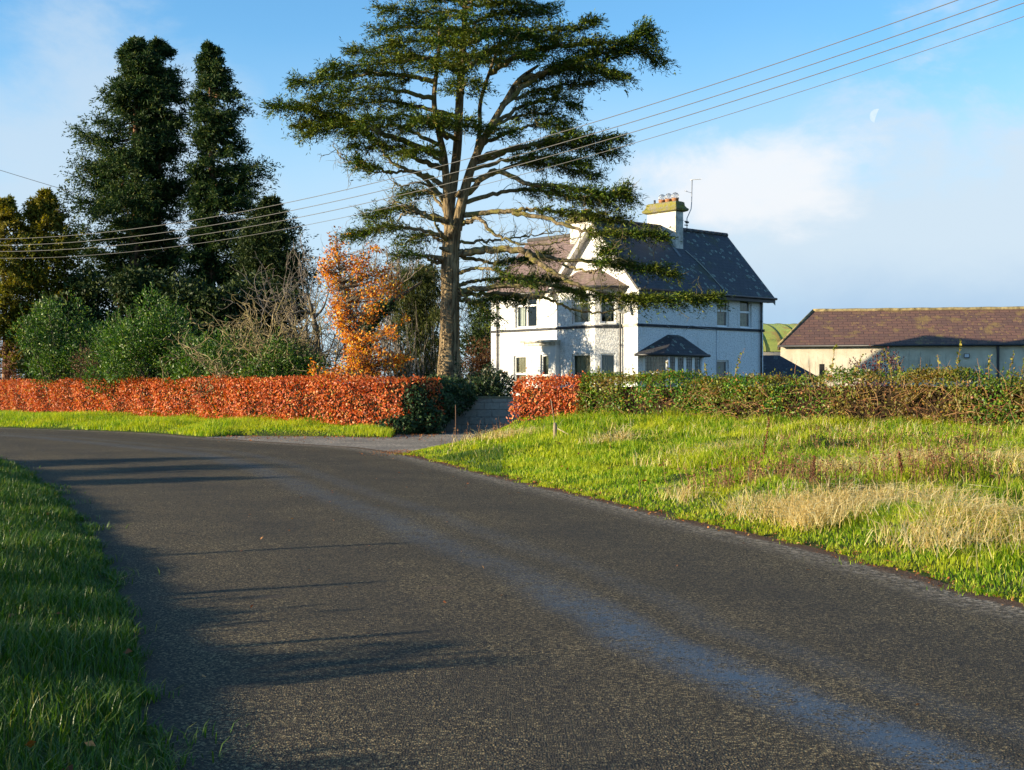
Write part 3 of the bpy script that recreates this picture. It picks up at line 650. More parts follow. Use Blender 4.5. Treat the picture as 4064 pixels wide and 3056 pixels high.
# long shoots standing out of the hedge top
for px, ytop, lean, leafy in ((2760, 1440, 0.1, 1), (2905, 1395, 0.9, 1), (2210, 1440, 0.1, 1), (2330, 1450, -0.2, 1), (2620, 1430, 0.2, 1), (3255, 1375, 0.15, 2), (3330, 1405, 0.1, 1), (3450, 1400, 0.15, 1), (3505, 1385, 0.2, 2), (3530, 1410, -0.1, 1), (3690, 1410, 0.2, 1), (3750, 1350, 0.02, 3), (3890, 1420, 0.3, 1), (3960, 1400, 0.5, 1), (3100, 1440, -0.5, 0), (3180, 1450, 0.6, 0), (3620, 1430, 0.7, 0), (3820, 1440, -0.8, 0), (4030, 1390, 0.5, 1), (2480, 1455, 0.3, 1), (3400, 1440, -0.5, 0)):
    k_ = (px-2032)/F; tt = (37.85*k_-1.9)/(info[2][0]-info[2][1]*k_); b = np.array([1.9, 37.85])+info[2]*tt+info[1]*0.5
    zt = EYE+(HZ-ytop)/F*b[1]; T = Tubes(4); d = np.r_[info[2]*lean*0.5, 1.0]; ln = (zt-1.55)*(1+0.25*abs(lean))
    pth = wiggle(np.r_[b-info[2]*lean*ln*0.35, 1.55], d, ln, 6, 0.07+0.05*abs(lean), -0.03*abs(lean), r=hr); T.add(pth, 0.009, 0.004)
    so_ = T.build('shoot', bramble_m, root)
    if leafy:
        k = 10+leafy*14; i = hr.uniform(0.35, 1.0, k); bb = np.stack([np.interp(i*6, np.arange(7), pth[:, a]) for a in range(3)], -1)
        dd = hr.normal(size=(k, 3)); dd[:, 2] += 0.2; v = leaves(bb, dd, hr.uniform(0.05, 0.10, k), hr.uniform(0.03, 0.06, k), r=hr, bend=0.1)
        lo = link_mesh('shoot_leaves', np_mesh('shoot_leaves', v-np.array(root.location), np.arange(len(v)).reshape(-1, 4)), SHOOT_M)
        lo.parent = so_; 
# leafy twigs over the top edge, so that the hedge top is uneven
k = 2600; t = hr.uniform(0, 1, k); q = info[0][(t*399).astype(int)]+info[1]*hr.uniform(0.0, 0.9, k)[:, None]; hgt_ = np.abs(np.sin(t*37)*np.sin(t*91+1))*0.16+hr.exponential(0.05, k)
v = leaves(np.c_[q, 1.75+hgt_], hr.normal(size=(k, 3))+[0, 0, 0.6], hr.uniform(0.04, 0.08, k), hr.uniform(0.025, 0.05, k), r=hr)-np.array(root.location)
link_mesh('top_leaves', np_mesh('top_leaves', v, np.arange(len(v)).reshape(-1, 4)), mixed_m, root)
# dark ivy swallowing the end of the copper hedge and part of the wall
def blob(c, rad, n, r, shell=0.35, flat=1.0):
    """points in the outer shell of a lumpy ellipsoid, with outward normals"""
    u = unit(r.normal(size=(n, 3))); ph = r.uniform(0, 6.28, 6)
    lump = 1+0.12*np.sin(u[:, 0]*5+ph[0])*np.sin(u[:, 2]*6+ph[1])+0.10*np.sin(u[:, 1]*7+ph[2]+u[:, 2]*4)+0.06*np.sin(u[:, 0]*13+u[:, 1]*11+ph[3])
    rr = lump*(1-shell*r.uniform(0, 1, n)**1.6)
    return np.asarray(c)+u*rr[:, None]*np.asarray(rad), u
root = empty('ivy_bush', (-3.3, 45.8, 0.0)); tag(root, 'dark ivy mound covering the shaded end of the long copper hedge beside the drive', 'ivy')
LI = Leaves()
for c, rad, n in (((-3.35, 45.6, 1.0), (0.62, 0.9, 0.95), 2800), ((-2.75, 46.6, 1.2), (0.95, 1.0, 0.85), 3400), ((-2.2, 47.7, 1.35), (0.85, 0.75, 0.62), 2200), ((-3.9, 44.75, 0.3), (0.75, 0.3, 0.33), 700), ((-3.0, 45.3, 0.45), (0.7, 0.6, 0.5), 1200)):
    p, u = blob(c, rad, n, hr, 0.25); ok = p[:, 2] > 0.03; LI.a.append(leafset(p[ok], u[ok], 0.10, 0.85, hr, 0.7, 0.4))
LI.build('foliage', ivy_m, root)
mb = MB(); mb.lathe([(0.45, 0.0), (0.55, 0.8), (0.45, 1.5), (0.05, 1.7)], 10, (0.35, 0.6, 0)); mb.build('branches', core_m, root)

# ------------------------------------------------------------------ block wall of the entrance
m, nt, out = newmat('block_wall'); c = N(nt, 'UVMap').outputs[0]
bk = N(nt, 'TexBrick', i_Scale=1.0, i_Mortar_Size=0.012, i_Mortar_Smooth=0.4, i_Bias=0.0, i_Brick_Width=0.56, i_Row_Height=0.27); nt.links.new(c, bk.inputs[0])
bk.inputs['Color1'].default_value = (0.27, 0.25, 0.215, 1); bk.inputs['Color2'].default_value = (0.20, 0.19, 0.17, 1); bk.inputs['Mortar'].default_value = (0.09, 0.085, 0.075, 1)
n = noise(nt, coords(nt), 9.0, 7, 0.65)
hh = math_(nt, 'ADD', math_(nt, 'MULTIPLY', n, 0.6), math_(nt, 'MULTIPLY', math_(nt, 'SUBTRACT', 1.0, bk.outputs['Fac']), 0.8))
principled(nt, out, mixc(nt, 0.6, bk.outputs['Color'], mixc(nt, n, (0.10, 0.10, 0.085), (0.40, 0.375, 0.32))), 0.9, 0.2, hh, 1.0, 0.05)
root = empty('block_wall', (-1.0, 48.0, 0.0)); tag(root, 'low grey concrete block wall in the shaded drive entrance', 'wall')
mb = MB(); mb.prism([(-2.7, 0.3), (2.6, -0.45), (2.63, -0.23), (-2.67, 0.52)], -0.1, 1.22); mb.build('blocks', m, root)
mb = MB(); mb.prism([(-2.72, 0.27), (2.62, -0.48), (2.65, -0.20), (-2.69, 0.55)], 1.223, 1.30); mb.build('coping', simple('coping_moss', (0.16, 0.15, 0.09), 0.95, 0.1, 0.3, 4, 0.02, 20), root)

# stake with a stay in the verge, thin metal rod before the wall
wood_m = barkmat('weathered_wood', (0.20, 0.15, 0.10), (0.36, 0.29, 0.21), None, 0.1, 14, 0.01)
g = G(2203, 1722, 0.5); root = empty('wooden_stake', (g[0], g[1], hgt(g[None])[0])); tag(root, 'short pale wooden stake with a slanting stay on the grass below the copper clump', 'stake')
MB().tube([(0, 0, -0.1), (0, 0, 0.34), (-0.005, 0, 0.42)], [0.05, 0.05, 0.035], 6).build('post', wood_m, root)
MB().tube([(0.02, 0, 0.30), (0.55, -0.35, 0.02)], 0.012, 5).build('stay', wood_m, root)
MB().tube([(0.0, 0, 0.30), (-0.10, 0.1, 1.0)], 0.008, 5).build('cane', wood_m, root)
g = np.array([(1808-2032)/F*44.5, 44.5]); o = MB().tube([(0, 0, -0.1), (0.004, 0, 0.6), (0, 0, 0.98)], 0.014, 6).build('metal_rod', simple('rust', (0.16, 0.09, 0.06), 0.8, 0.3, 0.3, 12)); o.location = (g[0], g[1], 0.05)
tag(o, 'thin upright rusty rod standing in the drive before the block wall', 'rod')

# ------------------------------------------------------------------ the cedar
cr = np.random.default_rng(5)
CD = 52.0
def Z2(x, y, dd=0.0): return P(1050+x/1.3825, y/1.3825, CD+dd)
bark_c = barkmat('cedar_bark', (0.05, 0.036, 0.022), (0.40, 0.295, 0.165), None, 0.14, 9.0, 0.16)
limb_c = barkmat('cedar_limb', (0.08, 0.058, 0.036), (0.30, 0.235, 0.14), (0.22, 0.20, 0.045), 1.0, 7.0, 0.05)
cedar_m = leafmat('cedar_needles', [(0.0, (0.010, 0.024, 0.006)), (0.4, (0.034, 0.074, 0.007)), (0.75, (0.09, 0.145, 0.010)), (0.95, (0.19, 0.23, 0.016)), (1.0, (0.24, 0.16, 0.04))], 0.10, 0.6, 0.2, patch=(0.12, 0.13, 0.012), pscale=0.7)
base = Z2(1013, 2190); base[2] = 0.2
root = empty('cedar_tree', base); tag(root, 'huge flat topped cedar with layered dark green branches in front of the house', 'tree')
T = Tubes(14)
def trunk(pts, rs, n=14, amp=0.0):
    q = smoothpath(np.array([np.r_[Z2(*a[:2], a[2] if len(a) > 2 else 0)] for a in pts]), 10*len(pts))
    rr = np.interp(np.linspace(0, 1, len(q)), np.linspace(0, 1, len(rs)), rs)*0.72*52/F*0.86
    ph = cr.uniform(0, 6.28); q = q+np.stack([np.sin(np.arange(len(q))*0.7+ph), np.cos(np.arange(len(q))*0.9), np.zeros(len(q))], -1)*amp
    T.add(q, rr, None, n); return q
trunk([(1012, 2200), (1015, 1900), (1018, 1660), (1020, 1400), (1035, 1230)], [92, 66, 60, 58, 54])
trunk([(1022, 1300), (1015, 1150, 0), (1035, 1000, 0), (1058, 800, 0.2), (1070, 550, 0.3), (1085, 300, 0.4), (1100, 60, 0.4), (1105, -260, 0.2), (1100, -500, 0)], [38, 34, 31, 29, 26, 22, 17, 11, 4])
trunk([(1050, 1260), (1085, 1100, -0.2), (1135, 920, -0.4), (1215, 740, -0.6), (1320, 560, -0.6), (1395, 440, -0.3), (1500, 360, 0)], [40, 33, 27, 23, 18, 15, 9], 12)
trunk([(1010, 1250), (1000, 1050, -0.3), (985, 860, -0.4), (955, 720, -0.6), (930, 540, -0.6), (955, 300, -0.5), (960, 120, -0.3)], [30, 26, 22, 19, 16, 12, 6], 12)
trunk([(1150, 880, -0.4), (1180, 720, 0.6), (1185, 560, 1.0), (1240, 380, 1.2), (1300, 200, 1.0)], [15, 15, 13, 11, 6], 10)
# knots and stubs of old limbs
for x, y, dx, dy in ((1000, 1370, -40, -10), (1015, 1300, 30, -60), (1060, 1075, 10, -30), (985, 1210, -60, -40), (975, 1420, -90, -20)):
    a = Z2(x, y, -0.35); b = Z2(x+dx, y+dy, -0.6); T.add(np.array([a, (a+b)/2, b]), 0.12, 0.05, 8)
T.build('trunk', bark_c, root)
Tb = Tubes(7); Tw = Tubes(4); Lc = Leaves()
def foliage_pad(q, t0, wdt, dens, thick=0.08, droop=0.34, r=cr):
    """fans of needle sprays along the outer part of a branch path q"""
    s = np.r_[0, np.cumsum(np.linalg.norm(np.diff(q, axis=0), axis=1))]; Lq = s[-1]
    n = max(10, int(Lq*(1-t0)*dens*4.7)); t = t0+(1-t0)*r.uniform(0, 1, n)**0.85
    b = np.stack([np.interp(t*Lq, s, q[:, a]) for a in range(3)], -1)
    tg = np.stack([np.interp(np.clip(t+0.02, 0, 1)*Lq, s, q[:, a])-np.interp(np.clip(t-0.02, 0, 1)*Lq, s, q[:, a]) for a in range(3)], -1); tg = unit(tg)
    lat = unit(np.cross(tg, [0, 0, 1.0])); sg = r.choice([-1, 1], n)
    rel = (t-t0)/(1-t0); shp = 0.58*wdt*np.clip(np.minimum(rel*3+0.25, (1.12-rel)*1.7), 0.12, 1)
    off = lat*(sg*r.uniform(0, 1, n)*shp)[:, None]
    org = b+off; org[:, 2] += r.normal(size=n)*thick-np.linalg.norm(off, axis=1)*0.14
    sl_ = r.uniform(0.35, 0.85, n); m_ = 20
    dr = unit(tg*r.uniform(0.2, 1.0, n)[:, None]+lat*(sg*r.uniform(0.1, 1.0, n))[:, None]+r.normal(size=(n, 3))*0.22+[0, 0, 0.10])
    u = (np.arange(m_)+0.5)/m_
    pos = org[:, None]+dr[:, None]*(sl_[:, None]*u[None])[..., None]
    pos[..., 2] -= droop*sl_[:, None]*(u[None]**2)*r.uniform(0.2, 1.1, n)[:, None]
    pos = pos.reshape(-1, 3)+r.normal(size=(n*m_, 3))*np.array([0.035, 0.035, 0.03])
    d2 = np.repeat(dr, m_, 0)*0.8+r.normal(size=(n*m_, 3))*np.array([0.6, 0.6, 0.35])+[0, 0, -0.10]
    Lc.add(pos, d2, r.uniform(0.09, 0.21, n*m_), r.uniform(0.026, 0.050, n*m_), roll=r.normal(size=(n*m_, 3))*0.5+[0, 0, 1.0], r=r)
def limb(pts, r0, t0, wdt, dens=9, twigs=0, foli=True, thick=0.05, droop=0.36, amp=0.03):
    q = smoothpath(np.array([Z2(*a) for a in pts]), 9*len(pts)); q[1:-1] += cr.normal(size=(len(q)-2, 3))*amp
    Tb.add(q, r0*0.85, 0.012)
    if foli: foliage_pad(q, t0, wdt, dens*(1.35 if foli is True else foli), thick, droop)
    m_ = len(q)
    for i in range(twigs):
        j = cr.integers(int(m_*0.15), m_-1); d = unit((q[min(j+1, m_-1)]-q[j])[None])[0]
        d = d*cr.uniform(0.2, 0.9)+np.array([cr.normal()*0.4, cr.normal()*0.8, cr.normal()*0.35])
        w_ = wiggle(q[j], d, cr.uniform(0.5, 1.7), 7, 0.30, 0.01, r=cr); Tw.add(w_, cr.uniform(0.012, 0.022), 0.004)
        for _ in range(3):
            jj = cr.integers(2, 7); Tw.add(wiggle(w_[jj], (w_[jj]-w_[jj-1])*3+cr.normal(size=3)*0.5, cr.uniform(0.25, 0.7), 5, 0.35, r=cr), 0.008, 0.003)
    return q
c0 = (1075, 60)
# left side, from the top down: inner end, bend, outer end with how far it comes forward (-) or goes back (+)
limb([(1090, 60), (880, 70, -0.5), (640, 40, -1.0)], 0.09, 0.12, 1.5)
limb([(1085, 170), (850, 150, 0.5), (600, 165, 0.8)], 0.10, 0.12, 1.6)
limb([(1080, 260), (880, 225, -1), (690, 235, -1.8)], 0.10, 0.15, 1.5)
limb([(1070, 360), (760, 300, 0.6), (470, 280, 1.2)], 0.12, 0.22, 1.7)
limb([(955, 320, -.5), (650, 345, -1.2), (330, 380, -1.8)], 0.11, 0.15, 1.8, 10)
limb([(945, 440, -.5), (600, 405, 0), (160, 460, 0.3)], 0.13, 0.15, 1.9, 10)
limb([(930, 540, -.6), (600, 480, -1.5), (250, 540, -2.4)], 0.12, 0.2, 1.6)
limb([(1060, 640), (700, 560, 0.8), (380, 580, 1.8)], 0.12, 0.3, 1.5)
limb([(985, 860, -.4), (640, 730, -1.0), (420, 640, -1.2), (210, 590, -1.0), (55, 585, -.8)], 0.16, 0.52, 1.1, 12, 5)
limb([(640, 730, -1.0), (430, 660, -0.2), (180, 690, 0.2)], 0.06, 0.3, 0.9, 12)
limb([(540, 690, -1.0), (400, 690, -1.6), (250, 725, -2.0)], 0.05, 0.3, 0.6, 11)
limb([(1040, 760), (800, 640, -2.0), (540, 655, -3.0)], 0.12, 0.25, 1.6, 10)
limb([(970, 800, -.4), (700, 690, 0.8), (450, 740, 1.8)], 0.11, 0.3, 1.4, 9, 5)
limb([(1000, 930), (850, 880, -.8), (740, 810, -1.2), (500, 795, -1.5)], 0.16, 0.45, 1.0, 9, 9)
limb([(1010, 1040), (880, 960, -1), (720, 905, -1.6), (600, 770, -1.8), (470, 690, -1.6)], 0.14, 0.7, 0.7, 6, 10)
limb([(1005, 1100), (830, 950, -.6), (690, 945, -1), (590, 920, -1.2), (515, 890, -1.2)], 0.10, 0.72, 0.8, 12, 14)
limb([(700, 950, -1), (560, 935, -.6), (440, 870, -.4), (372, 795, -.3)], 0.05, 0.9, 0.3, 3, 16, foli=False)
limb([(990, 900, -.3), (860, 820, -2), (740, 845, -2.8)], 0.09, 0.3, 0.9)
limb([(1005, 1140), (880, 1010, -.5), (740, 1020, -.9), (690, 960, -1)], 0.08, 0.9, 0.4, 4, 10, foli=False)
limb([(1005, 1190), (900, 1050, 0.5), (770, 1075, 1.2)], 0.10, 0.4, 1.0, 10, 5)
limb([(1000, 1215), (880, 1185, -.7), (815, 1150, -1.0), (730, 1110, -1.2), (680, 1120, -1.2)], 0.13, 0.95, 0.3, 4, 9, foli=False)
limb([(1000, 1230), (780, 1140, 0.6), (560, 1190, 1.2)], 0.11, 0.35, 1.1, 10, 6)
limb([(1010, 1320), (970, 1280, -.8), (930, 1210, -1.2), (925, 1120, -1.3)], 0.11, 0.95, 0.3, 3, 5, foli=False)
limb([(830, 1160, -1), (760, 1180, -1.2), (720, 1230, -1.3), (700, 1280, -1.3)], 0.07, 0.95, 0.3, 3, 6, foli=False)
limb([(1000, 1300), (700, 1240, -.8), (455, 1295, -1.4)], 0.11, 0.35, 1.1, 10, 9)
limb([(1000, 1340), (880, 1290, 0.8), (740, 1345, 1.4)], 0.09, 0.35, 1.0, 8, 6)
limb([(975, 1440), (920, 1430, -.4), (860, 1400, -.8), (720, 1405, -1.2)], 0.11, 0.5, 0.8, 6, 8)
limb([(940, 1425, -.3), (890, 1480, -.6), (930, 1490, -.8)], 0.06, 0.95, 0.3, 3, 3, foli=False)
# right side
limb([(1100, 40), (1330, 20, -.4), (1580, 40, -.7)], 0.09, 0.12, 1.6)
limb([(1100, 140), (1280, 80, 0.8), (1500, 70, 1.2)], 0.10, 0.12, 1.5)
limb([(1095, 250), (1330, 160, -.5), (1580, 165, -.8), (1810, 125, -1.0)], 0.12, 0.2, 1.3, 10)
limb([(1090, 330), (1350, 230, 1), (1600, 215, 1.6)], 0.12, 0.2, 1.7)
limb([(1240, 400, .8), (1450, 285, -.3), (1780, 240, -.6), (2000, 230, -.8), (2085, 160, -.8), (2125, 215, -.8)], 0.15, 0.15, 1.5, 11)
limb([(1300, 580, -.6), (1500, 420, -.3), (1750, 320, -.3), (2050, 275, -.3), (2180, 335, -.2)], 0.15, 0.30, 1.5, 11)
limb([(1320, 560, -.6), (1450, 440, .4), (1700, 380, 1.0), (1920, 420, 1.3)], 0.12, 0.22, 1.6, 11)
limb([(1420, 430, -.3), (1700, 350, -.9), (1990, 420, -1.4)], 0.10, 0.25, 1.3)
limb([(1330, 555, -.6), (1550, 480, .8), (1800, 450, 1.8)], 0.10, 0.22, 1.4)
limb([(1230, 700, -.6), (1420, 580, 0), (1600, 540, .2), (1710, 580, .3)], 0.11, 0.3, 1.3)
limb([(1240, 690, -.6), (1480, 620, .6), (1660, 670, 1)], 0.09, 0.3, 1.1, 8, 4)
limb([(1190, 790, -.5), (1420, 700, -.2), (1560, 680, 0), (1690, 735, 0)], 0.10, 0.5, 0.9, 8, 10)
limb([(1160, 870, -.4), (1420, 800, -.3), (1700, 755, -.3), (1950, 765, -.2)], 0.13, 0.42, 1.2, 11, 6)
limb([(1150, 900, -.4), (1450, 800, .8), (1700, 800, 1.4), (1930, 840, 1.6)], 0.12, 0.3, 1.3, 10, 5)
limb([(1130, 930, -.4), (1450, 860, -.8), (1790, 900, -1.2)], 0.11, 0.3, 1.3, 10, 6)
limb([(1110, 1000, -.3), (1420, 900, .4), (1640, 920, .6), (1825, 970, .6)], 0.11, 0.4, 1.2, 9, 10)
limb([(1090, 1080), (1260, 940, -.8), (1450, 1010, -1.1), (1700, 1030, -1.3), (1880, 1070, -1.4), (1965, 1040, -1.4), (1985, 1090, -1.4)], 0.15, 0.4, 1.1, 11, 16)
limb([(1090, 1110), (1400, 1040, .5), (1680, 1080, 1.0), (1890, 1120, 1.2)], 0.12, 0.35, 1.2, 9, 14)
limb([(1080, 1180), (1330, 1160, -.2), (1500, 1150, -.3), (1700, 1170, -.3), (1960, 1200, -.2)], 0.14, 0.45, 1.1, 10, 20)
limb([(1330, 1160, -.2), (1550, 1200, -.6), (1760, 1270, -1.0), (1950, 1280, -1.3), (2200, 1290, -1.6)], 0.12, 0.5, 0.45, 10, 14)
limb([(1080, 1230), (1180, 1200, -1), (1270, 1290, -1.3), (1420, 1340, -1.5), (1600, 1330, -1.6), (1760, 1290, -1.7)], 0.11, 0.9, 0.4, 4, 26, foli=False)
limb([(1070, 1330), (1250, 1320, .3), (1430, 1300, .5), (1650, 1270, .7)], 0.08, 0.9, 0.4, 3, 22, foli=False)
limb([(1065, 1390), (1230, 1370, -.2), (1400, 1370, -.5), (1500, 1440, -.8), (1640, 1530, -1.1), (1800, 1590, -1.4), (2000, 1625, -1.5), (2190, 1640, -1.5), (2480, 1625, -1.4)], 0.20, 0.68, 0.62, 13, 30, droop=0.8)
limb([(1400, 1370, -.5), (1600, 1420, -.3), (1850, 1440, -.3), (2000, 1450, -.5), (2240, 1500, -.8)], 0.13, 0.42, 0.75, 12, 22)
limb([(1640, 1450, -.3), (1760, 1490, -1), (1830, 1480, -1.3), (1880, 1400, -1.4), (1860, 1370, -1.4)], 0.07, 0.6, 0.38, 10, 8)
limb([(1065, 1400), (1250, 1440, .8), (1400, 1420, 1.4), (1560, 1390, 1.8)], 0.10, 0.35, 1.0, 9, 14)
limb([(1060, 1600), (1200, 1580, -.2), (1480, 1560, -.5), (1640, 1580, -.7), (1800, 1620, -1.0), (2080, 1640, -1.2)], 0.16, 0.50, 0.8, 11, 22, droop=0.8)
limb([(1060, 1620), (1300, 1610, .5), (1460, 1630, .4), (1560, 1640, .3), (1700, 1700, .2), (1850, 1720, .2), (1960, 1680, .2), (2010, 1640, .2)], 0.11, 0.9, 0.4, 4, 12, foli=False)
limb([(1060, 1560), (1200, 1540, 1), (1450, 1530, 1.5), (1600, 1540, 1.8)], 0.10, 0.3, 1.0, 10, 12)
limb([(1062, 1500), (1180, 1470, -1), (1330, 1500, -1.6), (1480, 1560, -2)], 0.10, 0.5, 0.8, 6, 20)
limb([(1060, 1640), (1150, 1660, .6), (1290, 1640, 1.0), (1420, 1650, 1.4)], 0.09, 0.25, 1.0, 8, 10)
limb([(1060, 1560), (1110, 1640, -.6), (1200, 1690, -1), (1250, 1760, -1.2)], 0.07, 0.4, 0.7, 5, 10)
# near and far sides of the crown
for x, y, x1, y1, dd, wd in ((1060, 560, 1110, 440, -3.2, 1.6), (1000, 760, 900, 640, -4.0, 2.0), (1060, 760, 1080, 650, -3.6, 1.6), (1090, 420, 900, 350, -3.2, 1.8), (1090, 330, 1120, 300, -3.6, 1.7), (1090, 250, 1000, 230, -3.0, 1.7), (1100, 180, 1180, 190, -2.8, 1.6), (1100, 90, 1000, 110, -2.8, 1.6),
                             (1090, 380, 1250, 330, 3.6, 2.0), (1100, 180, 1100, 170, 3.4, 2.0), 
                             (1100, 20, 1250, 0, -1.5, 1.6), (1100, 20, 930, 0, 1.5, 1.6), (1100, -60, 1400, -60, 0, 1.7), (1100, -60, 750, -40, 0, 1.7), (1100, -140, 1300, -150, 1, 1.6), (1100, -140, 850, -130, -1, 1.6), (1100, -240, 1250, -250, -.6, 1.3), (1100, -240, 950, -240, .6, 1.3), (1100, -340, 1180, -350, .5, 1.0), (1100, -420, 1060, -430, -.4, .8),
                             (1100, -100, 1100, -100, -2.5, 1.5), (1100, -180, 1100, -190, 2.4, 1.5), (1180, 780, 1330, 700, -2.0, 1.2), (1200, 300, 1450, 300, -2.2, 1.5), (1200, 200, 1400, 180, -1.8, 1.4)):
    limb([(x, y), ((x+x1)/2, (y+y1)/2-18, dd*0.5), (x1, y1, dd)], 0.10, 0.2, wd, 7, 1)
Tb.build('branches', limb_c, root); Tw.build('twigs', barkmat('cedar_twig', (0.06, 0.045, 0.025), (0.24, 0.20, 0.10), (0.20, 0.19, 0.04), 1.0, 8, 0.01), root)['kind'] = 'stuff'
Lc.build('crown', cedar_m, root)
# ivy round the foot of the cedar
root = empty('ivy_creeper', (base[0], base[1]-0.1, 0.2)); tag(root, 'dark green ivy climbing the foot of the cedar trunk', 'ivy')
k = 3600; a = cr.uniform(0, 6.28, k); z = 0.2+2.9*cr.uniform(0, 1, k)**1.5; rr = 0.50-0.03*z+cr.exponential(0.07, k)*np.clip(2.2-0.5*z, 0.3, 2)
ok = np.sin(a*2+z*1.2)+np.clip(1.9-z, -1, 1.5)*1.5 > cr.uniform(-0.6, 1.2, k)
u = np.stack([np.cos(a), np.sin(a), np.zeros(k)], -1); LI = Leaves(); LI.a.append(leafset(np.c_[base[0]+u[:, 0]*rr, base[1]+u[:, 1]*rr, z][ok], u[ok], 0.09, 0.85, cr, 0.6, 0.5)); LI.build('leaves', ivy_m, root)
# ------------------------------------------------------------------ conifers and shrubs behind the long hedge
tr = np.random.default_rng(9)
con_m = leafmat('conifer_spray', [(0.0, (0.011, 0.028, 0.011)), (0.5, (0.027, 0.056, 0.015)), (0.9, (0.064, 0.10, 0.020)), (1.0, (0.14, 0.15, 0.03))], 0.18, 0.6, 0.2)
con2_m = leafmat('conifer_spray_olive', [(0.0, (0.035, 0.05, 0.008)), (0.5, (0.11, 0.13, 0.016)), (0.9, (0.24, 0.21, 0.024)), (1.0, (0.38, 0.26, 0.03))], 0.3, 0.6, 0.2, patch=(0.20, 0.15, 0.02), pscale=0.3)
dark_m = leafmat('yew_spray', [(0.0, (0.012, 0.024, 0.008)), (0.6, (0.026, 0.046, 0.011)), (1.0, (0.065, 0.085, 0.016))], 0.1, 0.6, 0.2)
laurel_m = leafmat('laurel_leaf', [(0.0, (0.014, 0.045, 0.009)), (0.5, (0.042, 0.105, 0.014)), (0.9, (0.11, 0.20, 0.025)), (1.0, (0.25, 0.30, 0.06))], 0.25, 0.45, 0.35)
redbark = barkmat('conifer_bark', (0.05, 0.028, 0.018), (0.26, 0.145, 0.085), None, 0.15, 6.0, 0.08)
greybark = barkmat('grey_bark', (0.05, 0.04, 0.03), (0.20, 0.165, 0.12), None, 0.3, 9.0, 0.02)
ZQ = 1.663
def zc(px_zoom, py_zoom, d): return P(px_zoom/ZQ, 100+py_zoom/ZQ, d)
def conifer(name, label, tx, prof, d, nb, lpb, mat, trunk_r, bare=None, leaf=(0.25, 0.068), lean=0.0, group=None, droop=0.25, dead=8, depthf=0.85, clump=0.24, zbase=None, sub=0.22):
    """prof: (y, left edge, right edge) in the left-hand detail of the photograph; tx: trunk"""
    pr = np.array(prof, float); zz = np.array([zc(0, y, d)[2] for y in pr[:, 0]]); o_ = np.argsort(zz)
    X0 = zc(tx, 0, d)[0]; zl = zz[o_]; le = np.array([X0-zc(a, 0, d)[0] for a in pr[:, 1]])[o_]; re = np.array([zc(a, 0, d)[0]-X0 for a in pr[:, 2]])[o_]
    root = empty(name, (X0, d, 0.2)); tag(root, label, 'tree', group)
    top = zl[-1]; T = Tubes(9)
    tz = np.linspace(-0.1, top-0.5, 14); T.add(np.stack([X0+np.sin(tz*0.5)*0.08, d+0*tz, tz], -1), np.linspace(trunk_r, 0.03, 14), None); T.build('trunk', redbark, root)
    B = Tubes(4); LL = Leaves()
    z0 = zl[0] if zbase is None else zbase
    for i in range(nb):
        zt = z0+(top-z0)*tr.uniform(0, 1)**0.92; a = tr.uniform(0, 2*np.pi); ca, sa = np.cos(a), np.sin(a)
        L_, R__ = max(0.12, np.interp(zt, zl, le)*0.98-sub), max(0.12, np.interp(zt, zl, re)*0.98-sub); side = R__ if ca > 0 else L_
        ln = np.hypot(side*ca, depthf*0.5*(L_+R__)*sa)*tr.choice([0.45, 0.7, 0.9, 1.05, 1.2])*tr.uniform(0.85, 1.08); ln = max(ln, 0.3)
        out = np.array([ca*side, sa*depthf*0.5*(L_+R__), 0]); out = out/np.linalg.norm(out)
        m = 8; u = np.linspace(0, 1, m); pth = np.array([X0, d, zt+0.10*ln])+out[None]*(u*ln)[:, None]+np.stack([0*u, 0*u, ln*(-droop*1.5*u+0.42*u*u*u)], -1)+tr.normal(size=(m, 3))*0.03*ln*u[:, None]
        B.add(pth, 0.02+0.012*ln, 0.01)
        ns = max(5, int(lpb/13*(0.30+0.70*min(ln/3.0, 1.7)))); m_ = 20
        t = tr.uniform(0.12, 1.0, ns)**0.8; org = np.stack([np.interp(t, u, pth[:, q]) for q in range(3)], -1)
        lat = np.array([-out[1], out[0], 0]); sg = tr.normal(size=ns)
        dr = unit(out[None]*tr.uniform(0.2, 1.0, ns)[:, None]+lat[None]*sg[:, None]*0.6+tr.normal(size=(ns, 3))*0.30+[0, 0, 0.12])
        sl = tr.uniform(0.6, 1.6, ns)*min(1.0, 0.45+0.2*ln)*min(1.0, 0.30+0.22*(top-zt))*clump/0.24; v = (np.arange(m_)+0.5)/m_
        b = org[:, None]+dr[:, None]*(sl[:, None]*v[None])[..., None]; b[..., 2] -= (0.55*sl[:, None]*v[None]**2)*tr.uniform(0.1, 1.3, ns)[:, None]
        k = ns*m_; b = b.reshape(-1, 3)+tr.normal(size=(k, 3))*0.06; dd = np.repeat(dr, m_, 0)*0.8+tr.normal(size=(k, 3))*0.6+[0, 0, -0.10]
        LL.add(b, dd, leaf[0]*tr.uniform(0.6, 1.3, k), leaf[1]*tr.uniform(0.6, 1.4, k), r=tr)
    k = 420; zt = top-1.5*tr.uniform(0, 1, k)**0.8; s_ = 0.04+0.26*(top-zt)
    LL.add(np.stack([X0+tr.normal(size=k)*s_, d+tr.normal(size=k)*s_, zt], -1), tr.normal(size=(k, 3))*0.6+[0, 0, 0.8], leaf[0], leaf[1], r=tr)
    for i in range(dead):
        zt = tr.uniform(3.5, z0+0.45*(top-z0)); a = tr.uniform(-2.6, -0.5); B.add(wiggle([X0, d, zt], [np.cos(a), np.sin(a), tr.uniform(-0.2, 0.3)], tr.uniform(0.8, 2.6), 7, 0.3, r=tr), 0.05, 0.012)
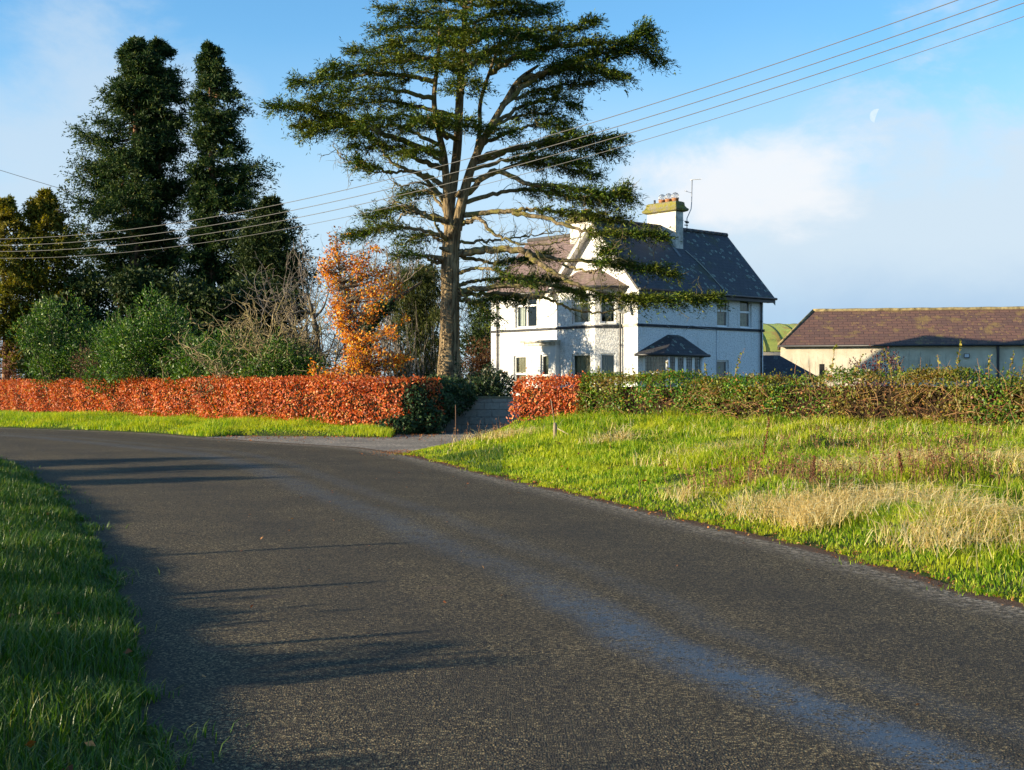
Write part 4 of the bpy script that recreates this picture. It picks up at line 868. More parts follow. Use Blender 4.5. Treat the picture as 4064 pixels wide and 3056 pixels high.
    B.build('branches', redbark, root); LL.build('crown', mat, root); return root
A_ = [(95, 850, 950), (160, 810, 1010), (210, 790, 1050), (300, 770, 1090), (370, 725, 1110), (440, 690, 1130), (560, 690, 1150), (640, 575, 1180), (760, 530, 1180), (900, 440, 1170), (1000, 440, 1160), (1100, 405, 1150), (1200, 480, 1130), (1290, 520, 1100), (1400, 600, 1080), (1550, 560, 1080), (1750, 560, 1060)]
conifer('tall_conifer', 'tallest dark conifer with reddish trunk at the left of the skyline', 893, A_, 85, 230, 470, con_m, 0.62, dead=16, group='tall conifers behind the copper hedge')
B_ = [(112, 1010, 1080), (160, 960, 1140), (230, 950, 1160), (330, 930, 1180), (440, 920, 1215), (560, 910, 1255), (640, 900, 1265), (760, 900, 1260), (900, 880, 1280), (1000, 870, 1290), (1120, 860, 1290), (1250, 850, 1280), (1400, 850, 1300), (1550, 860, 1300), (1750, 860, 1290)]
conifer('tall_conifer', 'dark conifer merging with the tallest one on its right side, twin topped', 1040, B_, 86.5, 170, 470, con_m, 0.5, dead=10, group='tall conifers behind the copper hedge')
C_ = [(135, 1405, 1440), (200, 1325, 1490), (330, 1245, 1530), (440, 1245, 1570), (560, 1280, 1600), (700, 1285, 1640), (820, 1300, 1650), (950, 1280, 1700), (1100, 1270, 1712), (1180, 1270, 1680), (1300, 1280, 1690), (1450, 1250, 1700), (1600, 1230, 1690), (1800, 1230, 1640)]
conifer('tall_conifer', 'separate narrow topped dark conifer right of the twin topped pair', 1392, C_, 84, 235, 490, con_m, 0.55, dead=8, group='tall conifers behind the copper hedge')
D_ = [(1160, 1780, 1825), (1200, 1690, 1845), (1300, 1660, 1925), (1400, 1620, 1945), (1500, 1600, 1960), (1600, 1600, 1990), (1700, 1620, 1990), (1850, 1640, 1970)]
conifer('rounded_evergreen', 'rounded dark evergreen tree at the right end of the conifer group', 1790, D_, 82, 190, 330, dark_m, 0.35, dead=0, droop=0.1, clump=0.40)
E_ = [(1145, 20, 40), (1200, -20, 90), (1300, -90, 130), (1400, -140, 160), (1550, -160, 190), (1750, -180, 210), (1950, -180, 220), (2250, -160, 220)]
conifer('olive_conifer', 'olive green pointed tree cut by the left edge of the photo', 30, E_, 80, 170, 260, con2_m, 0.28, clump=0.28, dead=6, droop=0.15, sub=0.0, leaf=(0.22, 0.085))
F_ = [(1095, 300, 325), (1150, 265, 350), (1250, 190, 400), (1350, 160, 460), (1450, 110, 500), (1600, 90, 520), (1750, 80, 520), (1950, 90, 520), (2250, 90, 500)]
conifer('olive_conifer', 'narrow pointed olive tree between the photo edge and the tall conifers', 312, F_, 81, 230, 260, con2_m, 0.30, clump=0.28, dead=6, droop=0.15, sub=0.0, leaf=(0.22, 0.085))
# dark understorey
for i, (px, y0, hw, d, lab) in enumerate(((420, 1010, 210, 80, 'dark evergreen under the tallest conifer, behind the left laurels'), (640, 1000, 200, 79, 'dark evergreen thicket at the foot of the reddish trunks'), (880, 1040, 190, 78, 'dark evergreen mass between the pale bare shrub and the laurels'), (1080, 1060, 140, 79, 'dark evergreen low beneath the rounded tree'), (240, 1150, 120, 78, 'dark bush low on the left below the narrow olive tree'))):
    cx = P(px, 0, d)[0]; top = P(0, y0, d)[2]; w_ = hw/F*d; root = empty('evergreen_shrub', (cx, d, 0.2)); tag(root, lab, 'shrub', 'dark evergreens under the conifers')
    LL = Leaves()
    for k in range(26):
        c = [cx+tr.uniform(-0.75, 0.75)*w_, d+tr.uniform(-1.2, 1.2), top*tr.uniform(0.15, 0.82)]; p, u = blob(c, (tr.uniform(0.9, 1.6), 1.3, tr.uniform(0.8, 1.5)), 800, tr, 0.5)
        ok = (p[:, 2] > 0.2) & (p[:, 2] < top); LL.a.append(leaves(p[ok], u[ok]*0.5+tr.normal(size=(ok.sum(), 3))*0.6+[0, 0, -0.15], tr.uniform(0.2, 0.42, ok.sum()), tr.uniform(0.09, 0.18, ok.sum()), r=tr))
    LL.build('foliage', dark_m, root)
    T = Tubes(5)
    for k in range(6): T.add(wiggle([cx+tr.normal()*w_*0.4, d, 0.2], [tr.normal()*0.3, 0.1, 1], top*0.78, 9, 0.16, r=tr), 0.06, 0.015)
    T.build('branches', redbark, root)
# cherry laurels
def laurel(name, label, px, d, hw, ytop, n, leaf=0.17, mat=laurel_m, sprigs=60, group='cherry laurels behind the copper hedge', asp=0.36, lump=None, skirt=0.0):
    cx = P(px, 0, d)[0]; top = P(0, ytop, d)[2]; w_ = hw/F*d; root = empty(name, (cx, d, 0.2)); tag(root, label, 'shrub', group)
    LL = Leaves(); T = Tubes(4)
    nb = max(8, int(w_*top*2.4))
    for k in range(nb):
        rx = w_*tr.uniform(-0.8, 0.8); zm = (top-0.75)*np.sqrt(max(0.05, 1-(rx/w_)**2)); zc_ = 0.3+zm*tr.uniform(0.25, 1.0)**0.7-0.1; c = np.array([cx+rx, d-tr.uniform(-0.4, 0.9)*min(w_, 1.6), zc_]); R0 = tr.uniform(0.55, 1.0)
        p, u = blob(c, (R0, R0, R0*0.95), int(n/nb), tr, 0.35); ok = p[:, 2] > 0.2; p, u = p[ok], u[ok]
        dd = u*0.7+tr.normal(size=p.shape)*0.45+[0, 0, 0.35]; LL.a.append(leaves(p, dd, leaf*tr.uniform(0.6, 1.2, len(p)), leaf*asp*tr.uniform(0.8, 1.2, len(p)), roll=None, r=tr, bend=0.08))
        T.add(np.array([[cx+rx*0.2, d, 0.1], [cx+rx*0.6, d, c[2]*0.6], c]), 0.04, 0.012)
        for q in range(int(sprigs/nb)):
            ph = unit((tr.normal(size=3)+[0, -0.4, 1.2])[None])[0]; a = c+ph*R0*0.9; st = wiggle(a, ph*0.6+[0, 0, 0.6], tr.uniform(0.3, 0.62), 4, 0.1, r=tr); T.add(st, 0.012, 0.005)
            m_ = 12; i = np.linspace(0.15, 1, m_); b = np.stack([np.interp(i*4, np.arange(5), st[:, z]) for z in range(3)], -1); az = np.arange(m_)*2.4
            dd = np.stack([np.cos(az), np.sin(az), 0.75+0*az], -1); LL.a.append(leaves(b, dd, leaf*tr.uniform(0.7, 1.1, m_), leaf*asp, r=tr, bend=0.08))
    LL.build('foliage', mat, root); T.build('branches', greybark, root); return root
laurel('laurel_bush', 'rounded glossy green laurel nearest the left edge of the photo', 235, 69, 200, 1185, 9500)
laurel('laurel_bush', 'largest glossy laurel dome under the tall conifers', 640, 61, 220, 1150, 13000, sprigs=130)
laurel('laurel_bush', 'low glossy laurel below the pale bare shrub', 850, 58, 140, 1265, 7000)
laurel('laurel_bush', 'low dark laurel between the bare shrub and the orange tree', 1140, 55, 190, 1350, 8500, leaf=0.15)
laurel('laurel_bush', 'middling glossy laurel filling the gap beside the largest laurel dome', 490, 63, 110, 1265, 6000)
laurel('laurel_bush', 'low glossy laurel under the twisted stems of the bare shrub', 1000, 57, 130, 1320, 6500)
rust_m = leafmat('dull_shrub_leaf', [(0, (0.03, 0.035, 0.014)), (0.5, (0.07, 0.055, 0.025)), (0.85, (0.15, 0.07, 0.04)), (1, (0.25, 0.12, 0.08))], 0.25, 0.6, 0.2)
laurel('dull_shrub', 'dull reddish green shrub squeezed between the two left laurels', 385, 66, 65, 1345, 4200, 0.12, rust_m, 20, None, 0.4)
rhodo_m = leafmat('rhododendron_leaf', [(0.0, (0.010, 0.024, 0.012)), (0.6, (0.022, 0.048, 0.018)), (0.95, (0.05, 0.08, 0.025)), (1.0, (0.13, 0.10, 0.04))], 0.12, 0.45, 0.3)
laurel('rhododendron_bush', 'dark rhododendron behind the block wall, left of the copper clump', 1930, 50.6, 125, 1448, 8000, 0.15, rhodo_m, 50, None, 0.36)
purple_m = leafmat('purple_leaf', [(0, (0.03, 0.010, 0.014)), (0.6, (0.075, 0.018, 0.025)), (1, (0.16, 0.04, 0.04))], 0.25, 0.5, 0.3)
laurel('purple_shrub', 'dark purple leaved shrub in front of the slate roofed barn', 3440, 44, 120, 1428, 4200, 0.085, purple_m, 60, None, 0.6)
laurel('evergreen_shrub', 'dark evergreen between the cedar trunk and the house', 1900, 72, 75, 1195, 6000, 0.2, dark_m, 20, None, 0.36)
brown_m = leafmat('brown_hedge_leaf', [(0, (0.05, 0.022, 0.012)), (0.6, (0.11, 0.05, 0.026)), (1, (0.20, 0.11, 0.05))], 0.2, 0.7, 0.1)
laurel('brown_shrub', 'brown leaved shrub against the left end of the house', 1915, 66.5, 55, 1335, 4200, 0.13, brown_m, 10, None, 0.5)

# bare and half bare trees
def bare(root, base, height, spread, n1, mat, r0, r, wig=0.28, tw=3, up=0.10, name='branches', n3=2, top=1.0, rtw=0.010, side=4):
    T = Tubes(side); ends = []
    for i in range(n1):
        a = r.uniform(0, 6.28); d = np.array([np.cos(a)*spread*r.uniform(0.2, 1), np.sin(a)*spread*r.uniform(0.2, 1), 1.0])
        p = wiggle(base, d, height*r.uniform(0.65, 1.0)*top, 10, wig*0.6, up*0.5, r=r); T.add(p, r0*r.uniform(0.5, 1), rtw*1.2)
        for j in range(tw):
            k = r.integers(2, 10); dd = (p[k]-p[k-1])/np.linalg.norm(p[k]-p[k-1])*0.6+r.normal(size=3)*0.7
            q = wiggle(p[k], dd, height*r.uniform(0.15, 0.36), 8, wig, up, r=r); T.add(q, rtw*2.0, rtw*0.7)
            for l in range(n3):
                m_ = r.integers(2, 8); s_ = wiggle(q[m_], (q[m_]-q[m_-1])*3/height+r.normal(size=3)*0.6, height*r.uniform(0.06, 0.17), 6, wig*1.2, up, r=r); T.add(s_, rtw*1.2, rtw*0.5); ends.append(s_)
    o = T.build(name, mat, root); return o, ends
pale_m = barkmat('pale_twig', (0.12, 0.09, 0.05), (0.34, 0.27, 0.16), (0.20, 0.17, 0.06), 1.0, 5, 0.005)
b = P(1070, 0, 56); b[2] = 0.2
root = empty('bare_shrub', b); tag(root, 'pale leafless shrub of twisted stems in front of the rounded evergreen', 'shrub')
bare(root, b, 6.3, 0.42, 46, pale_m, 0.05, tr, 0.42, 8, 0.02, n3=4, rtw=0.011)
grey_m = barkmat('grey_twig', (0.10, 0.085, 0.07), (0.26, 0.22, 0.18), None, 1.0, 5, 0.005)
for px, d, y0, lab in ((1270, 76, 1000, 'hazy leafless tree behind the orange tree on its left'), (1420, 78, 960, 'hazy leafless tree straight behind the orange tree'), (1560, 74, 985, 'hazy leafless tree between the orange tree and the cedar trunk'), (1660, 80, 940, 'hazy leafless tree behind the cedar trunk')):
    b = P(px, 0, d); b[2] = 0.2; hh = P(0, y0, d)[2]-0.2; root = empty('bare_tree', b); tag(root, lab, 'tree', 'leafless trees behind the garden')
    bare(root, b, hh, 0.30, 14, grey_m, 0.10, tr, 0.22, 9, 0.12, n3=5, rtw=0.012)
b = P(2010, 0, 84); b[2] = 0.2; root = empty('bare_tree', b); tag(root, 'leafless tree standing behind the left roof of the house', 'tree', 'leafless trees behind the garden')
bare(root, b, 9.5, 0.35, 14, grey_m, 0.12, tr, 0.24, 9, 0.08, n3=5, rtw=0.013)
b = P(30, 0, 80); b[2] = 0.2; root = empty('red_stemmed_shrub', b); tag(root, 'half bare shrub with reddish stems at the left edge of the photo', 'shrub')
o, ends = bare(root, b, 5.4, 0.45, 22, barkmat('red_twig', (0.10, 0.045, 0.03), (0.28, 0.14, 0.09), None, 1, 5, 0.005), 0.05, tr, 0.25, 7, 0.04, n3=3, rtw=0.012)
e = np.concatenate(ends); e = e[tr.integers(0, len(e), 1500)]; LL = Leaves(); LL.add(e, tr.normal(size=e.shape), 0.12*tr.uniform(0.6, 1.3, len(e)), 0.07, r=tr)
LL.build('leaves', leafmat('red_shrub_leaf', [(0, (0.10, 0.03, 0.02)), (0.7, (0.22, 0.07, 0.03)), (1, (0.30, 0.18, 0.05))], 0.3), root)
# orange beech sapling tree, with the leaning ivied trunk behind it
def zo(x, y, d): return P(1000+x/1.663, 800+y/1.663, d)
ob = zo(760, 1250, 50); ob[2] = 0.2; root = empty('orange_tree', ob); tag(root, 'small beech tree with bright orange autumn leaves behind the copper hedge', 'tree')
T = Tubes(6); LL = Leaves(); OD = 50
orange_m = leafmat('orange_leaf', [(0.0, (0.16, 0.05, 0.02)), (0.3, (0.48, 0.13, 0.022)), (0.6, (0.78, 0.27, 0.03)), (0.85, (0.84, 0.44, 0.06)), (1.0, (0.56, 0.50, 0.07))], 0.42, 0.5, 0.3)
T.add(smoothpath(np.array([ob, zo(750, 1000, OD), zo(680, 800, OD), zo(600, 560, OD), zo(560, 330, OD), zo(562, 180, OD)]), 40), 0.10, 0.008, 8)
clus = [(560, 290, 40, 40, 90), (545, 330, 60, 50, 240), (500, 420, 55, 60, 300), (490, 480, 40, 50, 220), (600, 380, 70, 60, 330), (690, 400, 60, 60, 260), (700, 460, 70, 60, 280), (560, 520, 70, 60, 420), (640, 560, 90, 70, 420), (760, 470, 50, 60, 170), (810, 300, 45, 30, 110), (740, 380, 45, 50, 140), (840, 500, 70, 50, 240), (880, 470, 60, 50, 160), (940, 560, 70, 45, 260), (860, 590, 80, 60, 280), (770, 600, 80, 70, 300),
        (560, 640, 60, 70, 360), (560, 720, 70, 70, 420), (640, 680, 70, 70, 330), (600, 790, 75, 60, 420), (640, 860, 70, 60, 400), (690, 920, 70, 60, 380), (740, 760, 70, 60, 200), (800, 700, 60, 60, 160), (700, 970, 75, 60, 420), (780, 900, 70, 50, 260), (880, 860, 70, 50, 280), (930, 850, 50, 40, 130), (1000, 740, 40, 50, 60), (760, 1010, 80, 60, 360), (660, 1040, 70, 60, 380), (620, 1110, 80, 55, 380), (740, 1100, 80, 60, 400), (830, 1030, 80, 50, 260), (920, 1050, 70, 50, 260), (1000, 1030, 50, 35, 170), (960, 1080, 50, 40, 120), (500, 1130, 60, 40, 220), (400, 1100, 30, 45, 110), (560, 1150, 90, 30, 260), (820, 1120, 70, 40, 180), (440, 520, 20, 20, 14), (560, 190, 40, 40, 16), (640, 250, 40, 30, 20)]
for cx, cy, rx, ry, k in clus:
    dd = tr.uniform(-0.9, 0.9); c = zo(cx, cy, OD+dd); s_ = OD/F/1.663
    k = int(k*0.66); n_tw = max(3, k//11)
    for j in range(n_tw):
        a = c+tr.normal(size=3)*np.array([rx*s_*0.45, 0.25, ry*s_*0.45]); tk = zo(np.interp(cy, [180, 330, 560, 800, 1000, 1250], [562, 560, 600, 680, 750, 760]), min(cy+70, 1200), OD)
        pth = np.array([tk, tk*0.4+a*0.6+tr.normal(size=3)*0.1, a]); T.add(smoothpath(pth, 8), 0.014, 0.004, 4)
        m_ = k//n_tw; p = a+tr.normal(size=(m_, 3))*np.array([rx*s_*0.38, 0.24, ry*s_*0.38]); q = tr.normal(size=(m_, 3)); q[:, 2] -= 0.25; LL.add(p, q, tr.uniform(0.08, 0.15, m_), tr.uniform(0.05, 0.085, m_), r=tr, bend=0.12)
T.build('branches', greybark, root); LL.build('leaves', orange_m, root)
root = empty('leaning_tree', zo(700, 1200, 54)*np.array([1, 1, 0])+[0, 0, 0.2]); tag(root, 'dark leaning ivied trunk behind the orange tree', 'tree')
T = Tubes(8); q = smoothpath(np.array([zo(690, 1230, 54), zo(740, 900, 54), zo(800, 760, 54), zo(880, 690, 54), zo(1000, 610, 54.5), zo(1120, 530, 55)]), 40); T.add(q, 0.26, 0.04); T.build('trunk', greybark, root)
o, ends = bare(root, q[-14], 2.6, 0.8, 10, grey_m, 0.04, tr, 0.25, 6, 0.05, n3=3, rtw=0.010)
k = 2600; j = tr.integers(0, len(q)*2//3, k); LI = Leaves(); u = unit(tr.normal(size=(k, 3))); LI.a.append(leafset(q[j]+u*tr.uniform(0.15, 0.42, k)[:, None], u, 0.11, 0.85, tr)); LI.build('ivy', ivy_m, root)
# thin dark tree trunk with stub, left of the orange tree
root = empty('dead_tree', zo(430, 1200, 56)*np.array([1, 1, 0])+[0, 0, 0.2]); tag(root, 'dark bare trunk with forked stubs left of the orange tree', 'tree'); T = Tubes(7)
T.add(smoothpath(np.array([zo(440, 1230, 56), zo(430, 900, 56), zo(400, 740, 56), zo(370, 620, 56)]), 24), 0.16, 0.05); T.add(smoothpath(np.array([zo(395, 735, 56), zo(320, 725, 55.6), zo(270, 745, 55.4)]), 12), 0.08, 0.03); T.add(smoothpath(np.array([zo(410, 770, 56), zo(470, 700, 56), zo(505, 600, 56.2)]), 12), 0.07, 0.02); T.build('trunk', greybark, root)
# feathery olive evergreen with stems between orange tree and cedar
b = zo(1090, 0, 58); b[2] = 0.2; root = empty('feathery_evergreen', b); tag(root, 'feathery olive evergreen with drooping sprays just left of the cedar trunk', 'tree')
LL = Leaves(); T = Tubes(4)
feather_m = leafmat('feather_spray', [(0, (0.020, 0.030, 0.010)), (0.5, (0.05, 0.066, 0.016)), (0.9, (0.10, 0.115, 0.025)), (1, (0.17, 0.15, 0.04))], 0.3, 0.6, 0.2)
for i in range(150):
    x = tr.uniform(950, 1240); y = tr.uniform(430, 1180) if i % 3 else tr.uniform(430, 800); c = zo(x, y, 58+tr.uniform(-1, 1)); m_ = 130
    if c[2] < 0.3: continue
    t = tr.uniform(0, 1, m_); az = tr.uniform(0, 6.28); out = np.array([np.cos(az), np.sin(az), 0])
    p = c+out*(t*0.9-0.3)[:, None]+np.stack([0*t, 0*t, -0.55*t*t+0.1], -1)+tr.normal(size=(m_, 3))*0.12; p[:, 2] = np.maximum(p[:, 2], 0.2)
    LL.add(p, out*0.4+tr.normal(size=(m_, 3))*0.35+[0, 0, -0.7], tr.uniform(0.12, 0.26, m_), tr.uniform(0.03, 0.05, m_), r=tr)
for i in range(70):
    x = tr.uniform(950, 1230); p0 = zo(x, 1200, 56.8+tr.uniform(-.5, 1)); p0[2] = 0.2; T.add(wiggle(p0, [tr.normal()*0.12, 0, 1], tr.uniform(2.5, 5.6), 8, 0.07, r=tr), 0.018, 0.005)
LL.build('foliage', feather_m, root); T.build('stems', grey_m, root)

# shade givers outside the frame on the left: the roadside bushes and posts that throw the long shadows across the road
bush_m = leafmat('roadside_leaf', [(0, (0.02, 0.035, 0.012)), (1, (0.06, 0.09, 0.02))], 0.2, 0.6, 0.2)
for x, y, w_, h_, lab in SHADE:
    h_ *= 0.93; root = empty('roadside_bush', (x, y, 0.0)); tag(root, lab, 'shrub', 'roadside bushes left of the road')
    LL = Leaves(); T = Tubes(4)
    for k in range(int(5+w_*3)):
        c = [x+tr.uniform(-0.5, 0.5), y+tr.uniform(-0.75, 0.75)*w_, h_*tr.uniform(0.2, 0.8)]; p, u = blob(c, (0.6, 0.6, h_*0.22), 420, tr, 0.8); ok = p[:, 2] > 0; LL.a.append(leafset(p[ok], u[ok], 0.13, 0.7, tr))
        T.add(wiggle([x, y, 0], np.array(c)-[x, y, 0], np.linalg.norm(np.array(c)-[x, y, 0]), 5, 0.1, r=tr), 0.03, 0.01)
    LL.build('foliage', bush_m, root); T.build('branches', greybark, root)
for x, y, h_, r_, lab in POSTS:
    o = MB().tube([(0, 0, -0.2), (0.02, 0, h_*0.6), (0.0, 0.02, h_)], [r_, r_*0.9, r_*0.8], 8).build('fence_post', wood_m, None, (x, y, 0)); tag(o, lab, 'post', 'roadside posts left of the road')
# ------------------------------------------------------------------ the house
TH = R_(42); hC = (5.566, 58.0, 0.6)
house = empty('white_house', hC, TH); tag(house, 'two storey white roughcast farmhouse with steep slate roof and a front gable', 'house')
m, nt, out = newmat('roughcast'); c = coords(nt)
v = N(nt, 'TexVoronoi', i_Scale=11.0); nt.links.new(c, v.inputs['Vector'])
n1 = noise(nt, c, 16.0, 6, 0.7); n2 = noise(nt, c, 0.9, 5); sepo = N(nt, 'SeparateXYZ'); nt.links.new(c, sepo.inputs[0])
col = mixc(nt, smooth(nt, n1, 0.34, 0.56), (0.50, 0.51, 0.53), (0.86, 0.86, 0.86)); col = mixc(nt, math_(nt, 'MULTIPLY', smooth(nt, n2, 0.5, 0.75), 0.35), col, (0.62, 0.60, 0.56))
mpz = N(nt, 'Mapping'); mpz.inputs['Scale'].default_value = (3.0, 3.0, 0.35); nt.links.new(c, mpz.inputs[0])
col = mixc(nt, math_(nt, 'MULTIPLY', smooth(nt, noise(nt, mpz.outputs[0], 2.2, 5), 0.55, 0.74), 0.5), col, (0.42, 0.40, 0.35))
principled(nt, out, col, 0.85, 0.2, math_(nt, 'ADD', n1, math_(nt, 'MULTIPLY', v.outputs['Distance'], 0.5)), 0.9, 0.035); rough_m = m
smooth_white = simple('smooth_render', (0.78, 0.78, 0.76), 0.75, 0.2, 0.10, 2.0, 0.004, 20)
frame_m = simple('white_frame', (0.82, 0.83, 0.84), 0.35, 0.5, 0.02, 3)
black_m = simple('black_paint', (0.022, 0.024, 0.030), 0.45, 0.5, 0.4, 6)
band_m = simple('black_band', (0.035, 0.038, 0.045), 0.7, 0.3, 0.8, 7)
def slate(name, a, b, lichen, lc, moss, w_=0.30, h_=0.20, tint=None, mort=0.016):
    m, nt, out = newmat(name); uvv = N(nt, 'UVMap').outputs[0]; c = coords(nt)
    bk = N(nt, 'TexBrick', i_Scale=1.0, i_Mortar_Size=mort, i_Mortar_Smooth=0.3, i_Brick_Width=w_, i_Row_Height=h_); nt.links.new(uvv, bk.inputs[0])
    bk.inputs['Color1'].default_value = (*a, 1); bk.inputs['Color2'].default_value = (*b, 1); bk.inputs['Mortar'].default_value = (a[0]*0.25, a[1]*0.25, a[2]*0.25, 1)
    col = mixc(nt, 0.5, bk.outputs['Color'], mixc(nt, noise(nt, c, 4.0, 6, 0.7), tuple(x*0.45 for x in a), tuple(x*1.6 for x in b)))
    if tint is not None: col = mixc(nt, math_(nt, 'MULTIPLY', smooth(nt, noise(nt, c, 0.45, 4), 0.45, 0.65), 0.7), col, tint)
    # lichen rings
    vo = N(nt, 'TexVoronoi', i_Scale=3.6); nt.links.new(c, vo.inputs['Vector']); sc = N(nt, 'SeparateColor'); nt.links.new(vo.outputs['Color'], sc.inputs[0])
    dist = math_(nt, 'ADD', vo.outputs['Distance'], math_(nt, 'MULTIPLY', math_(nt, 'SUBTRACT', noise(nt, c, 14, 3), 0.5), 0.35))
    size = math_(nt, 'MULTIPLY', sc.outputs[0], 0.42); disc = math_(nt, 'LESS_THAN', dist, size)
    reg = smooth(nt, noise(nt, c, 0.40, 3), 0.42, 0.52)
    f = math_(nt, 'MULTIPLY', math_(nt, 'MULTIPLY', disc, reg), lichen)
    ring = smooth(nt, math_(nt, 'DIVIDE', dist, math_(nt, 'ADD', size, 0.001)), 0.45, 0.85)
    col = mixc(nt, math_(nt, 'MULTIPLY', f, math_(nt, 'ADD', math_(nt, 'MULTIPLY', ring, 0.6), 0.3)), col, lc)
    col = mixc(nt, math_(nt, 'MULTIPLY', smooth(nt, noise(nt, c, 1.1, 5), 0.53, 0.68), 0.75), col, moss)
    hh = math_(nt, 'ADD', math_(nt, 'MULTIPLY', math_(nt, 'SUBTRACT', 1.0, bk.outputs['Fac']), 0.8), math_(nt, 'MULTIPLY', noise(nt, c, 12, 4), 0.5))
    principled(nt, out, col, 0.62, 0.4, hh, 0.9, 0.02); return m
slate_dark = slate('slate_dark', (0.034, 0.036, 0.044), (0.066, 0.062, 0.070), 0.85, (0.30, 0.36, 0.28), (0.06, 0.06, 0.022), mort=0.014)
slate_purple = slate('slate_purple', (0.15, 0.105, 0.10), (0.20, 0.14, 0.13), 0.3, (0.30, 0.28, 0.20), (0.12, 0.10, 0.06))
def wallgrid(mb, axis, val, a0, a1, z0, z1, holes, out_sign, depth=0.16):
    """a wall face in the plane axis=val from a0 to a1, with openings (b0,b1,z0,z1) and their reveals"""
    As = sorted({a0, a1, *[h[0] for h in holes], *[h[1] for h in holes]}); Zs = sorted({z0, z1, *[h[2] for h in holes], *[h[3] for h in holes]})
    pt = (lambda a, z, d=0.0: (val-out_sign*d, a, z)) if axis == 'x' else (lambda a, z, d=0.0: (a, val-out_sign*d, z))
    flip = (out_sign < 0) == (axis == 'x')
    def q(p): mb.face(list(reversed(p)) if flip else p)
    for i in range(len(As)-1):
        for j in range(len(Zs)-1):
            ca, cz = (As[i]+As[i+1])/2, (Zs[j]+Zs[j+1])/2
            if any(h[0] < ca < h[1] and h[2] < cz < h[3] for h in holes): continue
            q([pt(As[i], Zs[j]), pt(As[i+1], Zs[j]), pt(As[i+1], Zs[j+1]), pt(As[i], Zs[j+1])])
    for b0, b1, c0_, c1 in holes:
        q([pt(b0, c0_), pt(b0, c0_, depth), pt(b0, c1, depth), pt(b0, c1)][::-1]); q([pt(b1, c0_), pt(b1, c0_, depth), pt(b1, c1, depth), pt(b1, c1)])
        q([pt(b0, c1), pt(b0, c1, depth), pt(b1, c1, depth), pt(b1, c1)][::-1]); q([pt(b0, c0_), pt(b0, c0_, depth), pt(b1, c0_, depth), pt(b1, c0_)])
W5 = 5.2; EV = 5.78; RG = 8.73; LX = 9.03; YL = 9.88
def gable_wall(mb, x, y0, y1, ze, zr, sgn):
    ym = (y0+y1)/2; p = [(x, y0, ze), (x, ym, zr), (x, y1, ze)]; mb.face(p if sgn > 0 else list(reversed(p))) if False else mb.face([p[0], p[2], p[1]] if sgn > 0 else p)
# openings
WR = [(5.50, 6.40, 3.90, 5.42), (7.22, 8.12, 3.90, 5.42), (5.46, 6.38, 1.0, 2.32)]
BAYR = [(1.43, 3.73)]
WL_up = (6.55, 8.10, 3.92, 5.40); WL_lo = (7.05, 8.22, 0.75, 2.57)
mb = MB()
wallgrid(mb, 'y', 0.0, 0.0, LX, -0.5, EV, WR, -1)
mb.face([(0, 0, -.5), (0, 0, EV), (0, 0.98, EV), (0, 0.98, -.5)]) if False else mb.face([(0, 0.98, -.5), (0, 0, -.5), (0, 0, EV), (0, 0.98, EV)])
mb.face([(0, W5, 5.6), (0, 0.98, 5.6), (0, 0.98, EV), (0, W5, EV)])
gable_wall(mb, 0.0, 0.0, W5, EV, RG-0.14, -1)
gable_wall(mb, LX, 0.0, W5, EV, RG-0.14, 1)
mb.face([(LX, 0, -.5), (LX, W5, -.5), (LX, W5, EV), (LX, 0, EV)])
mb.face([(LX, W5, -.5), (0, W5, -.5), (0, W5, EV), (LX, W5, EV)])
wall = mb.build('wall', rough_m, house)
mb = MB(); wallgrid(mb, 'x', 0.003, W5-0.3, YL, -0.5, EV, [WL_up, WL_lo], -1)
mb.face([(0.003, YL, -.5), (0.003, YL, EV), (5.4, YL, EV), (5.4, YL, -.5)]); mb.face([(5.4, W5, -.5), (5.4, W5, EV), (5.4, YL, EV), (5.4, YL, -.5)])
mb.face([(0.003, YL, EV), (2.7, YL, 8.42), (5.4, YL, EV)])
wing = mb.build('wing_wall', rough_m, house)
# storey floors and a cross wall, so that the rooms behind the panes are rooms
inner_m = simple('room_inside', (0.16, 0.14, 0.12), 0.9, 0.1)
mb = MB(); mb.box(0.3, LX-0.2, 0.3, W5-0.2, 3.05, 3.2); mb.box(0.3, 5.2, W5+0.1, YL-0.2, 3.05, 3.2); mb.box(2.2, 2.35, 0.3, YL-0.3, 0.0, 5.5); mb.box(2.4, LX-.2, 2.3, 2.45, 0.0, 5.5); mb.box(0.2, LX-.2, 0.2, W5-.2, 5.6, 5.7); mb.box(0.2, 5.2, W5+.1, YL-.2, 5.6, 5.7)
mb.build('inner_wall', inner_m, house)
